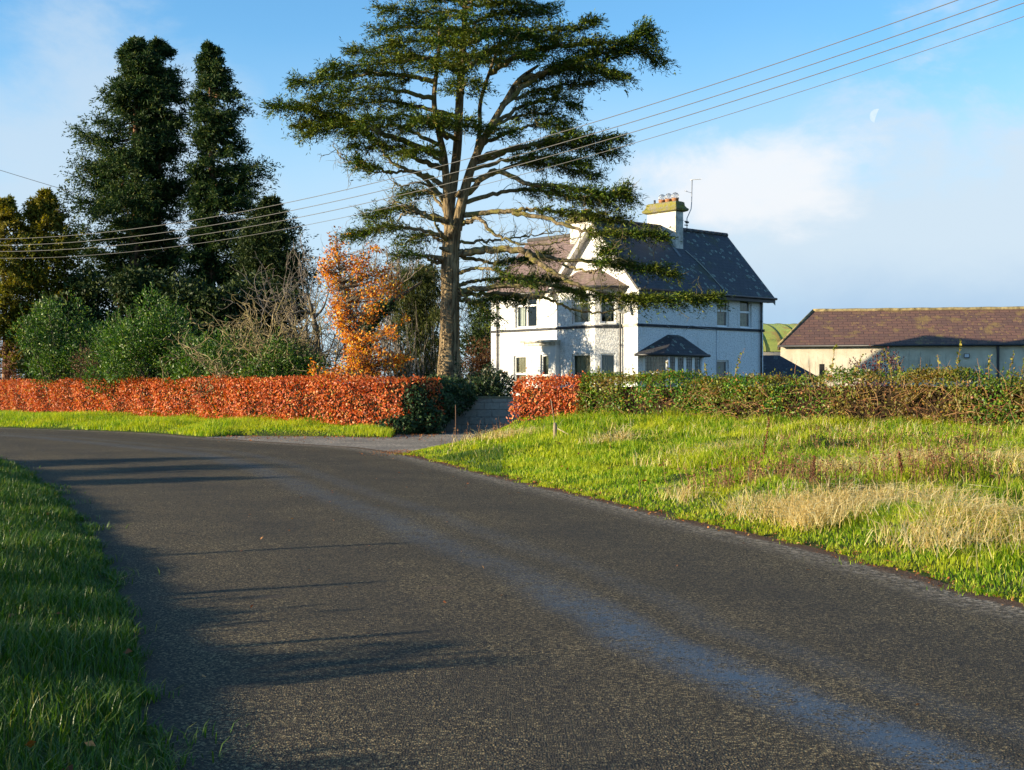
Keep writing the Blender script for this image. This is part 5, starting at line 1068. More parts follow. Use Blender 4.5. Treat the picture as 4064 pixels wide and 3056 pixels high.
# roofs as thick plates
def roofplate(mb, pts, t=0.10): mb.slab(pts, t)
sl_ = (RG-EV)/(W5/2); ov = 0.42; ez = EV-sl_*ov+0.06; g0, g1 = -0.40, LX+0.42
mb = MB(); roofplate(mb, [(g0, -ov, ez), (g1, -ov, ez), (g1, W5/2, RG), (g0, W5/2, RG)]); roofplate(mb, [(g1, W5+ov, ez), (g0, W5+ov, ez), (g0, W5/2, RG), (g1, W5/2, RG)])
roof = mb.build('roof', slate_dark, house)
tile_m = simple('ridge_tile', (0.075, 0.07, 0.07), 0.7, 0.3, 0.4, 5)
mb = MB(); x = g0
while x < g1-0.05:
    e = min(x+0.44, g1); mb.tube([(x+0.006, W5/2, RG-0.01), (e, W5/2, RG-0.01)], 0.115, 10); x = e
mb.build('ridge', tile_m, roof)
mb = MB(); roofplate(mb, [(-0.36, YL+0.15, 5.55), (-0.36, W5-0.1, 5.55), (2.7, W5-0.1, 8.55), (2.7, YL+0.15, 8.55)]); roofplate(mb, [(5.76, W5-0.1, 5.55), (5.76, YL+0.15, 5.55), (2.7, YL+0.15, 8.55), (2.7, W5-0.1, 8.55)])
rw = mb.build('wing_roof', slate_purple, house)
mb = MB(); mb.tube([(2.7, W5+0.2, 8.56), (2.7, YL+0.18, 8.56)], 0.11, 10); mb.build('ridge', tile_m, rw)
# barge boards with a dark capping on the front gable and a plain one at the back gable
barge_m = simple('barge_paint', (0.70, 0.68, 0.64), 0.7, 0.2, 0.3, 5)
for x in (g0+0.02, g1-0.02):
    for y0, s in ((-ov, 1), (W5+ov, -1)):
        mb = MB(); mb.slab([(x-0.02, y0, ez-0.05), (x-0.02, W5/2-s*0.001, RG-0.05), (x-0.02, W5/2-s*0.001, RG-0.33), (x-0.02, y0, ez-0.33)][::s], 0.045); mb.build('barge_board', barge_m, house)
for y0, s in ((0.0, 1), (W5, -1)):
    mb = MB(); mb.slab([(g0+0.03, y0-s*0.02, EV-0.24), (-0.01, y0-s*0.02, EV-0.24), (-0.01, W5/2-s*0.001, RG-0.24), (g0+0.03, W5/2-s*0.001, RG-0.24)][::-s], 0.02); mb.build('soffit', barge_m, house)
# string course, gutters, downpipes
mb = MB(); mb.box(-0.05, LX+0.05, -0.055, 0.004, 3.74, 3.86); mb.build('string_course', band_m, house)
mb = MB(); mb.box(-0.052, 0.006, 0.006, 0.97, 3.74, 3.86); mb.build('string_course', simple('pale_band', (0.55, 0.50, 0.42), 0.8, 0.2, 0.6, 6), house)
mb = MB(); mb.box(-0.052, 0.006, 5.05, YL+0.03, 3.74, 3.86); mb.build('string_course', band_m, house)
def gutter(path, parent=house):
    mb = MB(); mb.tube(path, 0.062, 8); return mb.build('gutter', black_m, parent)
gutter([(g0+0.02, -ov-0.05, ez-0.02), (g1+0.03, -ov-0.05, ez-0.02)])
mb = MB(); mb.box(g0+0.05, g1-0.03, -ov+0.02, -0.003, ez-0.20, ez-0.145); mb.box(g0+0.05, g1-0.03, -ov+0.0, -ov+0.024, ez-0.22, ez-0.06); mb.build('fascia', black_m, house)
gutter([(-0.42, W5-0.05, 5.53), (-0.42, YL+0.17, 5.53)])
def pipe(path):
    mb = MB(); mb.tube(path, 0.045, 8)
    for p in path[2:]: mb.tube([(p[0], p[1], p[2]+0.3), (p[0], p[1], p[2]+0.36)], 0.06, 8)
    return mb.build('downpipe', black_m, house)
pipe([(LX+0.20, -ov-0.05, ez-0.05), (8.86, -0.22, 5.38), (8.76, -0.09, 5.24), (8.76, -0.09, 3.9), (8.76, -0.09, 2.2), (8.76, -0.09, -0.3)])
pipe([(-0.42, YL-0.55, 5.50), (-0.2, YL-0.55, 5.32), (-0.08, YL-0.55, 5.2), (-0.08, YL-0.55, 3.3), (-0.08, YL-0.55, 1.5), (-0.08, YL-0.55, -0.3)])
pipe([(-0.40, 0.85, 5.46), (-0.12, 0.95, 5.2), (-0.10, 0.95, 4.1), (-0.10, 0.95, 2.6), (-0.10, 0.95, 1.2), (-0.10, 0.95, -0.3)])
# windows
gm, nt, out = newmat('glass')
tb = N(nt, 'BsdfTransparent', i_Color=(0.86, 0.9, 0.9, 1)); gb = N(nt, 'BsdfGlossy', i_Roughness=0.02); fr = N(nt, 'Fresnel', i_IOR=1.6); mx = N(nt, 'MixShader')
nt.links.new(math_(nt, 'MULTIPLY', math_(nt, 'ADD', fr.outputs[0], 0.02), math_(nt, 'SUBTRACT', 1.0, N(nt, 'NewGeometry').outputs['Backfacing'])), mx.inputs[0]); nt.links.new(tb.outputs[0], mx.inputs[1]); nt.links.new(gb.outputs[0], mx.inputs[2]); nt.links.new(mx.outputs[0], out.inputs[0])
curt_m = simple('curtain_cream', (0.50, 0.44, 0.32), 0.95, 0.1, 0.12, 1.5); curt_d = simple('curtain_sage', (0.30, 0.30, 0.24), 0.95, 0.1, 0.12, 1.5); curt_w = simple('curtain_white', (0.72, 0.69, 0.62), 0.95, 0.1, 0.08, 1.5); blind_m = simple('blind_tan', (0.46, 0.38, 0.23), 0.9, 0.1, 0.3, 6)
def window(o, ax, ay, w_, h_, z0, bars_h=(0.5,), bars_v=(), curtain=curt_m, cspan=((0, 1),), sill=True, lead=False, fw=0.07, inset=0.10, label=None):
    """o: corner (x,y) at the left foot seen from outside; (ax,ay) unit vector to the right; inward = to the left of it"""
    wn = empty('window', (o[0], o[1], 0)) if False else None
    ix, iy = -ay, ax                                             # inward normal
    pt = lambda a, z, d: (o[0]+ax*a+ix*d, o[1]+ay*a+iy*d, z)
    def bx(mb, a0, a1, z_0, z_1, d0, d1):
        poly = [pt(a0, 0, d0)[:2], pt(a1, 0, d0)[:2], pt(a1, 0, d1)[:2], pt(a0, 0, d1)[:2]]; mb.prism(poly, z_0, z_1)
    mb = MB(); d0, d1 = inset, inset+0.07
    bx(mb, 0.002, fw, z0+.002, z0+h_-.002, d0, d1); bx(mb, w_-fw, w_-.002, z0+.002, z0+h_-.002, d0, d1); bx(mb, fw, w_-fw, z0+.002, z0+fw, d0, d1); bx(mb, fw, w_-fw, z0+h_-fw, z0+h_-.002, d0, d1)
    for b in bars_h: bx(mb, fw, w_-fw, z0+h_*b-0.045, z0+h_*b+0.045, d0+.003, d1-.003)
    for b in bars_v: bx(mb, w_*b-0.045, w_*b+0.045, z0+fw, z0+h_-fw, d0+.005, d1-.005)
    if sill: bx(mb, -0.03, w_+0.03, z0-0.07, z0+0.001, -0.05, d0+0.02)
    fr_ = mb.build('window', frame_m, house)
    if label: fr_['label'] = label
    mb = MB(); bx(mb, fw-0.01, w_-fw+0.01, z0+fw-0.01, z0+h_-fw+0.01, d0+0.03, d0+0.038); mb.build('pane', gm, fr_)
    if lead:
        mb = MB(); zt = z0+h_-fw; zb = z0+h_*0.5+0.05
        for q in np.arange(fw+0.12, w_-fw, 0.13): bx(mb, q-0.006, q+0.006, zb, zt, d0+.022, d0+.029)
        for q in np.arange(zb+0.12, zt, 0.15): bx(mb, fw, w_-fw, q-0.006, q+0.006, d0+.020, d0+.027)
        mb.build('leading', black_m, fr_)
    if curtain is not None:
        mb = MB()
        for s0, s1 in cspan:
            n = max(8, int((s1-s0)*w_/0.02)); A0 = fw*0.5+s0*(w_-fw); A1 = fw*0.5+s1*(w_-fw); ph = s0*5
            for i in range(n):
                aa = [A0+(A1-A0)*k/n for k in (i, i+1)]; dd = [d1+0.10+0.025*math.sin(x_*62+ph)+0.012*math.sin(x_*23) for x_ in aa]
                mb.face([pt(aa[0], z0-.05, dd[0]), pt(aa[1], z0-.05, dd[1]), pt(aa[1], z0+h_+.05, dd[1]), pt(aa[0], z0+h_+.05, dd[0])], True)
        mb.build('curtain', curtain, fr_)
    return fr_
window((WR[0][0], 0), 1, 0, .90, 1.52, 3.90, curtain=blind_m); window((WR[1][0], 0), 1, 0, .90, 1.52, 3.90, curtain=blind_m); window((WR[2][0], 0), 1, 0, .92, 1.32, 1.0, (), curtain=curt_d)
window((0.003, WL_up[1]), 0, -1, WL_up[1]-WL_up[0], 1.48, 3.92, (0.72,), (0.5,), curt_w, ((0, 0.30),)); window((0.003, WL_lo[1]), 0, -1, WL_lo[1]-WL_lo[0], 1.82, .75, (0.52,), (), curt_m, ((0.0, 0.7),))
# two storey canted bay on the front gable
bp = [(0.0, 5.02), (-0.9, 4.22), (-0.9, 1.76), (0.0, 0.98)]
hold = {1: [(0.98, 2.17, 0.75, 2.55), (0.98, 2.17, 3.92, 5.28)], 2: [(0.24, 0.93, 0.75, 2.55), (0.24, 0.93, 3.92, 5.28)], 0: []}
mb = MB(); winspec = []
def cantwall(mb, p, q, z0, z1, holes, depth=0.14):
    L = math.hypot(q[0]-p[0], q[1]-p[1]); ax, ay = (q[0]-p[0])/L, (q[1]-p[1])/L; ix, iy = -ay, ax
    pt = lambda a, z, d=0: (p[0]+ax*a+ix*d, p[1]+ay*a+iy*d, z)
    As = sorted({0.0, L, *[h[0] for h in holes], *[h[1] for h in holes]}); Zs = sorted({z0, z1, *[h[2] for h in holes], *[h[3] for h in holes]})
    for i in range(len(As)-1):
        for j in range(len(Zs)-1):
            ca, cz = (As[i]+As[i+1])/2, (Zs[j]+Zs[j+1])/2
            if any(h[0] < ca < h[1] and h[2] < cz < h[3] for h in holes): continue
            mb.face([pt(As[i], Zs[j]), pt(As[i+1], Zs[j]), pt(As[i+1], Zs[j+1]), pt(As[i], Zs[j+1])])
    for b0, b1, c0_, c1 in holes:
        mb.face([pt(b0, c0_), pt(b0, c1), pt(b0, c1, depth), pt(b0, c0_, depth)][::-1]); mb.face([pt(b1, c0_), pt(b1, c0_, depth), pt(b1, c1, depth), pt(b1, c1)][::-1])
        mb.face([pt(b0, c1), pt(b1, c1), pt(b1, c1, depth), pt(b0, c1, depth)]); mb.face([pt(b0, c0_), pt(b0, c0_, depth), pt(b1, c0_, depth), pt(b1, c0_)])
    return L, ax, ay
for k in range(3):
    L, ax, ay = cantwall(mb, bp[k], bp[k+1], -0.5, 5.58, hold[k]); winspec.append((bp[k], ax, ay, hold[k]))
mb.build('bay_wall', rough_m, house)
for k, cm in ((1, curt_w), (2, curt_d)):
    o, ax, ay, hs = winspec[k]
    for b0, b1, c0_, c1 in hs: window((o[0]+ax*b0, o[1]+ay*b0), ax, ay, b1-b0, c1-c0_, c0_, (0.36,) if c0_ < 2 else (0.68,), (), curt_m if k == 1 and c0_ < 2 else cm, ((0, 1),) if c0_ < 2 else ((0, 0.3), (0.7, 1)) if k == 1 else ((0.3, .8),), inset=0.08)
def ringband(z0, z1, o_, mat, name):
    mb = MB()
    for k in range(3):
        p, q = Vector(bp[k]), Vector(bp[k+1]); d = (q-p).normalized(); nrm = Vector((d.y, -d.x)); e = o_*0.45
        a, b = p-d*(0 if k == 0 else e), q+d*(0 if k == 2 else e)
        mb.prism([tuple(a+nrm*o_), tuple(b+nrm*o_), tuple(b-nrm*0.004*(k+1)), tuple(a-nrm*0.004*(k+1))][::-1] if False else [tuple(a+nrm*o_), tuple(b+nrm*o_), tuple(b-nrm*0.004), tuple(a-nrm*0.004)], z0+0.002*k, z1+0.002*k)
    return mb.build(name, mat, house)
ringband(3.70, 3.81, 0.05, band_m, 'bay_band')
# bay roof
er = [(-0.003, 5.42), (-1.18, 4.42), (-1.18, 1.56), (-0.003, 0.58)]; tp = [(-0.003, 3.75, 6.42), (-0.003, 2.3, 6.42)]; ze = 5.56
mb = MB(); mb.face([(*er[0], ze), (*er[1], ze), tp[0]]); mb.face([(*er[1], ze), (*er[2], ze), tp[1], tp[0]]); mb.face([(*er[2], ze), (*er[3], ze), tp[1]]); mb.face([(*e_, ze) for e_ in reversed(er)])
br = mb.build('bay_roof', slate_purple, house)
mb = MB(); mb.tube([(*e_, ze-0.04) for e_ in [(0, 5.45), (-1.22, 4.44), (-1.22, 1.54), (0, 0.55)]], 0.06, 8); mb.build('gutter', black_m, br)
# flat roofed porch
PX = -1.15
mb = MB(); wallgrid(mb, 'x', PX, 4.05, 6.05, -0.5, 3.05, [(4.52, 5.08, 0.9, 2.55)], -1); mb.face([(PX, 6.05, -.5), (PX, 6.05, 3.05), (0, 6.05, 3.05), (0, 6.05, -.5)]); mb.face([(PX, 4.05, -.5), (-0.8, 4.05, -.5), (-0.8, 4.05, 3.05), (PX, 4.05, 3.05)]); pw = mb.build('porch_wall', smooth_white, house)
mb = MB(); mb.prism([(PX-0.08, 4.0), (0.0, 4.0), (0.0, 6.12), (PX-0.08, 6.12)], 2.98, 3.12); mb.prism([(PX-0.20, 3.98), (0.0, 3.98), (0.0, 6.25), (PX-0.20, 6.25)], 3.123, 3.22); mb.build('porch_roof', simple('porch_cornice', (0.62, 0.58, 0.50), 0.8, 0.2, 0.35, 5), house)
window((PX, 5.08), 0, -1, .56, 1.65, .9, (0.42,), (), curt_d)
# timber bay on the right hand side: hipped slate roof on canted white frames
mb = MB(); e2 = [(-0.18, -0.003), (0.55, -1.05), (3.6, -1.05), (4.22, -0.003)]; t2 = [(2.0, -0.003, 3.42), (2.75, -0.003, 3.42), (2.05, -0.35, 3.30), (2.70, -0.35, 3.30)]; ze2 = 2.52
mb.face([(*e2[0], ze2), (*e2[1], ze2), t2[2], t2[0]]); mb.face([(*e2[1], ze2), (*e2[2], ze2), t2[3], t2[2]]); mb.face([(*e2[2], ze2), (*e2[3], ze2), t2[1], t2[3]]); mb.face([t2[0], t2[2], t2[3], t2[1]]); mb.face([(*q, ze2) for q in reversed(e2)])
r2 = mb.build('bay_roof', slate_dark, house)
mb = MB(); mb.tube([(-0.22, 0, ze2-0.05), (0.53, -1.09, ze2-0.05), (3.62, -1.09, ze2-0.05), (4.27, 0, ze2-0.05)], 0.065, 8); mb.build('gutter', black_m, r2)
fp = [(0.35, 0.0), (1.02, -0.86), (3.35, -0.86), (3.85, 0.0)]
mb = MB()
for k in range(3):
    p, q = fp[k], fp[k+1]; cantwall(mb, p, q, -0.5, 0.85, [])
mb.build('bay_wall', rough_m, house)
cnt = [1, 4, 1]
for k in range(3):
    p, q = Vector(fp[k]), Vector(fp[k+1]); L = (q-p).length; d = (q-p)/L; n = cnt[k]; wv = L/n
    for i in range(n): window(tuple(p+d*(i*wv)), d.x, d.y, wv, 1.62, .86, (0.5,), (), curt_d, ((0, 1),) if i % 2 else ((0, 0.55),), False, True, 0.085, 0.0)
for p in fp[1:3]:
    mb = MB(); mb.tube([(p[0], p[1]-0.02, 0.8), (p[0], p[1]-0.02, 2.48)], 0.085, 10); mb.build('bay_post', frame_m, house)
# chimneys
chim_m = simple('chimney_render', (0.66, 0.63, 0.57), 0.85, 0.2, 0.35, 2.2, 0.02, 18)
mossy, nt, out = newmat('mossy_cap'); c = coords(nt)
principled(nt, out, mixc(nt, smooth(nt, noise(nt, c, 5.0, 6, 0.65), 0.40, 0.58), (0.20, 0.18, 0.13), mixc(nt, noise(nt, c, 11.0, 4), (0.10, 0.10, 0.02), (0.31, 0.28, 0.07))), 0.95, 0.1, noise(nt, c, 16.0, 6), 1.0, 0.05)
def chimney(x0, x1, y0, y1, z0, z1, pots, label=None, guards=True):
    mb = MB(); mb.box(x0, x1, y0, y1, z0, z1); mb.box(x0-.012, x1+.012, y0-.012, y1+.012, z1-0.42, z1-0.37); ch = mb.build('chimney', chim_m, house)
    if label: ch['label'] = label
    mb = MB(); st = [(0.05, 0), (0.17, 0.05), (0.20, 0.14), (0.12, 0.21), (0.06, 0.30), (0.04, 0.46), (-0.04, 0.50)]; z = z1
    ring = lambda o_, h_: [(x0-o_, y0-o_, z+h_), (x1+o_, y0-o_, z+h_), (x1+o_, y1+o_, z+h_), (x0-o_, y1+o_, z+h_)]
    for (o1, h1), (o2, h2) in zip(st[:-1], st[1:]):
        A, B = ring(o1, h1), ring(o2, h2)
        for i in range(4): mb.face([A[i], A[(i+1) % 4], B[(i+1) % 4], B[i]])
    mb.face(list(reversed(ring(0.05, 0.0)))); mb.face(ring(-0.04, 0.50)); mb.build('cap', mossy, ch)
    mb = MB()
    for y in pots: mb.lathe([(0.0, .0), (.17, 0), (.155, .13), (.175, .14), (.175, .19), (.13, .19), (.12, .05)], 14, ((x0+x1)/2, y, z1+0.47))
    mb.build('pot', simple('terracotta', (0.42, 0.20, 0.10), 0.8, 0.2, 0.3, 9), ch) if pots else None
    if guards:
        for y in pots:
            mb = MB(); c_ = ((x0+x1)/2, y, z1+0.47+0.19+0.10)
            for k in range(6):
                a = math.pi*k/6; mb.tube([(c_[0]+0.17*math.cos(t)*math.cos(a), c_[1]+0.17*math.cos(t)*math.sin(a), c_[2]+0.17*math.sin(t)) for t in np.linspace(-0.5, math.pi+0.5, 16)], 0.007, 4)
            for h_ in (-0.05, 0.05, 0.13): mb.tube([(c_[0]+math.sqrt(.17**2-h_*h_)*math.cos(t), c_[1]+math.sqrt(.17**2-h_*h_)*math.sin(t), c_[2]+h_) for t in np.linspace(0, 6.283, 20)], 0.007, 4)
            mb.build('wire_guard', simple('galvanised', (0.30, 0.31, 0.32), 0.4, 0.5, 0.1, 3, metal=0.8), ch)
    return ch
ch = chimney(4.42, 4.96, 1.62, 3.42, 6.9, 9.40, (1.88, 2.30, 2.72), 'front chimney with mossy yellow cap and three clay pots')
o = MB().tube([(4.7, 3.2, 9.88), (4.7, 3.2, 10.1)], 0.05, 8).build('cowl', black_m, ch)
chimney(2.2, 2.85, 5.30, 6.5, 7.5, 9.05, (5.6,), 'rear chimney half hidden by the cedar', False)
mb = MB(); mb.slab([(4.2, 1.2, 7.20), (4.36, 1.2, 7.20), (4.36, W5/2, 8.80), (4.2, W5/2, 8.80)], 0.03); mb.build('flashing', simple('lead', (0.16, 0.17, 0.18), 0.6, 0.4), house)
# cable running down the roof slope
pth = []
for t in np.linspace(0, 1, 18): y = 1.5-1.98*t; x = 4.98+1.0*t+0.10*math.sin(t*5); pth.append((x, y, EV+sl_*y+0.085))
pth.append((6.02, -0.53, ez-0.10)); mb = MB(); mb.tube(pth, 0.018, 5); mb.build('roof_cable', simple('pale_cable', (0.45, 0.44, 0.38), 0.7, 0.2), house)
# conduit line on the wall
cable_m = simple('grey_cable', (0.34, 0.38, 0.44), 0.6, 0.3)
for pth, r_ in (([(5.44, -0.02, 3.72), (5.44, -0.02, -0.3)], 0.010), ([(0.0, -0.02, 5.36), (0.47, -0.02, 5.36)], 0.010), ([(1.85, -0.06, 3.86), (2.2, -0.09, 3.66)], 0.012), ([(3.1, -0.09, 3.62), (3.5, -0.06, 3.88), (4.4, -0.065, 3.80), (5.3, -0.065, 3.74), (5.46, -0.03, 3.70)], 0.010)):
    mb = MB(); mb.tube(pth, r_, 5); mb.build('wall_cable', cable_m, house)
def local(x, y, z): c_, s_ = math.cos(TH), math.sin(TH); return (hC[0]+c_*x-s_*y, hC[1]+s_*x+c_*y, hC[2]+z)
# things fixed to the house
ab = empty('alarm_box', local(0.58, -0.002, 5.25), TH); tag(ab, 'white burglar alarm box with red foot under the eaves of the shaded house wall', 'alarm box')
mb = MB(); mb.prism([(-.11, -.07), (.11, -.07), (.11, 0), (-.11, 0)], 0.075, 0.32); mb.build('cover', frame_m, ab)
mb = MB(); mb.prism([(-.10, -.065), (.10, -.065), (.06, -.003), (-.06, -.003)], 0.0, 0.073); mb.build('strobe', simple('red_lens', (0.45, 0.02, 0.03), 0.3, 0.5), ab)
av = empty('tv_aerial', local(4.7, 1.52, 8.85), TH); tag(av, 'thin television aerial on a cranked mast fixed to the front chimney', 'aerial')
# the mast stands out from the +x side of the stack
metal_m = simple('aerial_metal', (0.34, 0.34, 0.35), 0.4, 0.5, 0.1, 4, metal=0.6)
mb = MB(); mb.tube([(0.42, 0.0, -0.25), (0.42, 0.0, 0.25), (0.72, 0.0, 0.72), (0.76, 0, 1.0), (0.80, 0, 2.15)], 0.022, 7); mb.build('mast', metal_m, av)
mb = MB(); mb.box(0.26, 0.47, -0.03, 0.03, 0.08, 0.12); mb.box(0.26, 0.47, -0.03, 0.03, -0.10, -0.06); mb.box(0.36, 0.50, -0.06, 0.06, 0.02, 0.10); mb.build('bracket', black_m, av)
mb = MB(); mb.tube([(0.72, 0.0, 2.13), (1.32, -0.10, 2.20)], 0.012, 6); mb.lathe([(0.0, 0), (0.055, 0.01), (0.055, .02), (0, 0.03)], 8, (0.75, 0, 2.10))
for k in range(9):
    a = Vector((0.80+0.062*k, -0.01*k, 2.14+0.0075*k)); mb.tube([a+Vector((-.012, -0.14, 0)), a+Vector((.012, 0.14, 0))], 0.006, 4)
mb.build('yagi', simple('aerial_white', (0.75, 0.75, 0.75), 0.4, 0.5, 0.05, 3), av)
mb = MB(); mb.tube([(0.78, 0, 1.50), (0.36, 0.05, 1.55)], 0.010, 5); mb.tube([(0.38, -0.05, 1.55), (0.36, .12, 1.57)], 0.008, 5); mb.build('arm', metal_m, av)
sd_ = empty('satellite_dish', local(-0.12, 0.62, 4.42), TH); tag(sd_, 'small pale satellite dish by the downpipe on the sunlit corner of the house', 'satellite dish')
mb = MB(); mb.lathe([(0.0, 0.05), (0.12, 0.035), (0.22, 0.005), (0.28, -0.03), (0.27, -0.042), (0.2, -0.01), (0.1, 0.022), (0, 0.035)], 18); o = mb.build('dish', simple('dish_paint', (0.52, 0.50, 0.42), 0.5, 0.4, 0.15, 6), sd_); o.rotation_mode = 'QUATERNION'; o.rotation_quaternion = Vector((0.55, 0.75, -0.35)).to_track_quat('Z', 'Y'); o.location = (-0.22, -0.05, 0.12)
mb = MB(); mb.tube([(0.11, 0, 0), (-0.05, 0, 0), (-0.17, -0.02, 0.10)], 0.02, 6); mb.tube([(-0.2, -0.05, -0.02), (-0.2, -0.42, 0.05)], 0.012, 5); mb.build('arm', metal_m, sd_)

# ------------------------------------------------------------------ barn, lean-to and hay shed
barn = empty('stone_barn', (15.4, 75.1, 0.3), R_(-11.5)); tag(barn, 'long low barn with rendered wall and mossy reddish slate roof, right of the house', 'barn')
m, nt, out = newmat('barn_render'); c = coords(nt)
mpz = N(nt, 'Mapping'); mpz.inputs['Scale'].default_value = (2.2, 2.2, 0.25); nt.links.new(c, mpz.inputs[0]); st = noise(nt, mpz.outputs[0], 2.4, 7, 0.65); n = noise(nt, c, 1.3, 6)
zz_ = N(nt, 'SeparateXYZ'); nt.links.new(c, zz_.inputs[0])
damp = math_(nt, 'ADD', st, math_(nt, 'MULTIPLY', math_(nt, 'SUBTRACT', 2.6, zz_.outputs[2]), 0.07))
col = mixc(nt, smooth(nt, n, 0.3, 0.7), (0.54, 0.47, 0.35), (0.70, 0.63, 0.49)); col = mixc(nt, math_(nt, 'MULTIPLY', smooth(nt, damp, 0.50, 0.68), 0.75), col, (0.20, 0.185, 0.16))
principled(nt, out, col, 0.9, 0.2, n, 0.6, 0.02); barn_m = m
bz = 3.84; br_z = 5.90; bl = 34.0; bw = 6.6
mb = MB(); wallgrid(mb, 'y', 0.0, 0.0, bl, -0.5, bz, [], -1); mb.face([(0, bw, -.5), (0, 0, -.5), (0, 0, bz), (0, bw, bz)]); mb.face([(bl, 0, -.5), (bl, bw, -.5), (bl, bw, bz), (bl, 0, bz)]); mb.face([(bl, bw, -.5), (0, bw, -.5), (0, bw, bz), (bl, bw, bz)])
mb.build('wall', barn_m, barn)
barn_slate = slate('barn_slate', (0.20, 0.10, 0.068), (0.10, 0.06, 0.05), 0.55, (0.34, 0.23, 0.07), (0.22, 0.15, 0.05), 0.55, 0.30, None, 0.03)
hi = 1.9; o_ = 0.18; zo_ = bz-0.10
mb = MB(); roofplate(mb, [(-o_, -o_-.05, zo_), (bl+o_, -o_-.05, zo_), (bl-hi, bw/2, br_z), (hi, bw/2, br_z)], 0.07); roofplate(mb, [(-o_, bw+o_, zo_), (-o_, -o_-.05, zo_), (hi, bw/2, br_z)], 0.07); roofplate(mb, [(bl+o_, bw+o_, zo_), (-o_, bw+o_, zo_), (hi, bw/2, br_z), (bl-hi, bw/2, br_z)], 0.07); roofplate(mb, [(bl+o_, -o_-.05, zo_), (bl+o_, bw+o_, zo_), (bl-hi, bw/2, br_z)], 0.07)
rf = mb.build('roof', barn_slate, barn)
lich_m = simple('lichened_tile', (0.30, 0.24, 0.12), 0.9, 0.1, 0.5, 2.5)
mb = MB(); x = hi
mb.tube([(hi+k*0.62, bw/2, br_z+0.012*math.sin(k*2.1)) for k in range(int((bl-2*hi)/0.62)+1)], 0.11, 8)
mb.build('ridge', lich_m, rf); mb = MB(); mb.tube([(-o_+.05, -o_, zo_+.03), (hi, bw/2, br_z+.02)], 0.075, 8); mb.build('hip', lich_m, rf)
mb = MB(); mb.tube([(-o_, -o_-.10, zo_-.05), (bl, -o_-.10, zo_-.05)], 0.055, 8); mb.build('gutter', black_m, barn)
mb = MB(); mb.box(20.55-8.1, 20.73-8.1, -0.16, -0.003, -0.3, zo_-0.05) if False else mb.box(11.75, 11.87, -0.14, -0.003, -0.3, zo_-0.05); mb.build('downpipe', black_m, barn)
# flood light on the barn wall
fl = empty('flood_light', (15.4+10.15*math.cos(R_(11.5)), 75.1-10.15*math.sin(R_(11.5)), 3.3)); fl.rotation_euler = (0, 0, R_(-11.5)); tag(fl, 'small black floodlight on the shaded barn wall', 'floodlight')
o = MB(); o.box(-0.15, 0.15, -0.14, -0.06, -0.02, 0.22); o.build('housing', black_m, fl); o = MB(); o.box(-0.12, 0.12, -0.150, -0.142, 0.01, 0.19); o.build('lens', simple('lens', (0.5, 0.55, 0.6), 0.2, 0.6), fl); o = MB(); o.box(-0.03, 0.03, -0.06, 0.02, 0.05, 0.10); o.build('bracket', black_m, fl)
# small slate roofed lean-to in front of the barn
lt = empty('lean_to', (12.6, 66.8, 0.3)); tag(lt, 'low slate roofed outhouse between the house corner and the barn', 'outhouse')
mb = MB(); mb.box(0, 3.0, 0, 2.6, -0.5, 1.80); mb.build('wall', barn_m, lt)
mb = MB(); mb.slab([(-.3, -.25, 1.68), (3.3, -.25, 1.68), (1.3, 1.3, 3.0), (-.3, 1.3, 3.0)], 0.08); mb.slab([(3.3, -.25, 1.68), (3.3, 2.75, 1.68), (1.3, 1.3, 3.0)], 0.08); mb.slab([(3.3, 2.75, 1.68), (-.3, 2.75, 1.68), (-.3, 1.3, 3.0), (1.3, 1.3, 3.0)], 0.08); mb.build('roof', slate_dark, lt)
# green curved shed
gs = empty('hay_shed', (19.7, 87.0, 0.43)); gs.scale = (0.9, 0.9, 0.9); tag(gs, 'round topped green corrugated hay shed showing between the house and the barn', 'shed')
m, nt, out = newmat('green_sheet'); c = coords(nt)
wv = N(nt, 'TexWave', wave_type='BANDS', bands_direction='Y', i_Scale=4.0); nt.links.new(c, wv.inputs['Vector'])
n = noise(nt, c, 0.8, 5); rust = math_(nt, 'MULTIPLY', smooth(nt, noise(nt, c, 0.9, 4), 0.56, 0.68), 0.6)
col = mixc(nt, rust, mixc(nt, n, (0.27, 0.34, 0.05), (0.40, 0.44, 0.09)), (0.34, 0.15, 0.06)); principled(nt, out, col, 0.55, 0.4, wv.outputs['Fac'], 0.6, 0.06)
mb = MB(); rr_ = 4.4; n_ = 26; zc0 = 3.55
ar = [(rr_*math.cos(a), zc0+2.45*math.sin(a)) for a in np.linspace(0.12, math.pi-0.12, n_)]
for i in range(n_-1): mb.face([(ar[i][0], -7, ar[i][1]), (ar[i+1][0], -7, ar[i+1][1]), (ar[i+1][0], 7, ar[i+1][1]), (ar[i][0], 7, ar[i][1])][::-1], True)
mb.face([(x, -7, z) for x, z in ar][::-1]); mb.face([(x, 7, z) for x, z in ar]); rf = mb.build('roof', m, gs)
mb = MB()
for y in np.arange(-6.5, 7, 1.3): mb.tube([(x*1.004, y, zc0+(z-zc0)*1.006) for x, z in ar], 0.03, 5)
mb.build('sheet_seams', simple('seam_green', (0.07, 0.08, 0.03), 0.6, 0.3), rf)
m, nt, out = newmat('pale_sheet'); c = coords(nt); wv = N(nt, 'TexWave', wave_type='BANDS', bands_direction='X', i_Scale=3.2); nt.links.new(c, wv.inputs['Vector']); principled(nt, out, (0.52, 0.48, 0.40), 0.6, 0.3, wv.outputs['Fac'], 0.7, 0.05)
mb = MB(); mb.box(-4.35, 4.35, -6.95, 6.95, -0.5, 3.82); mb.build('wall', m, gs); gs.rotation_euler = (0, 0, R_(-78))
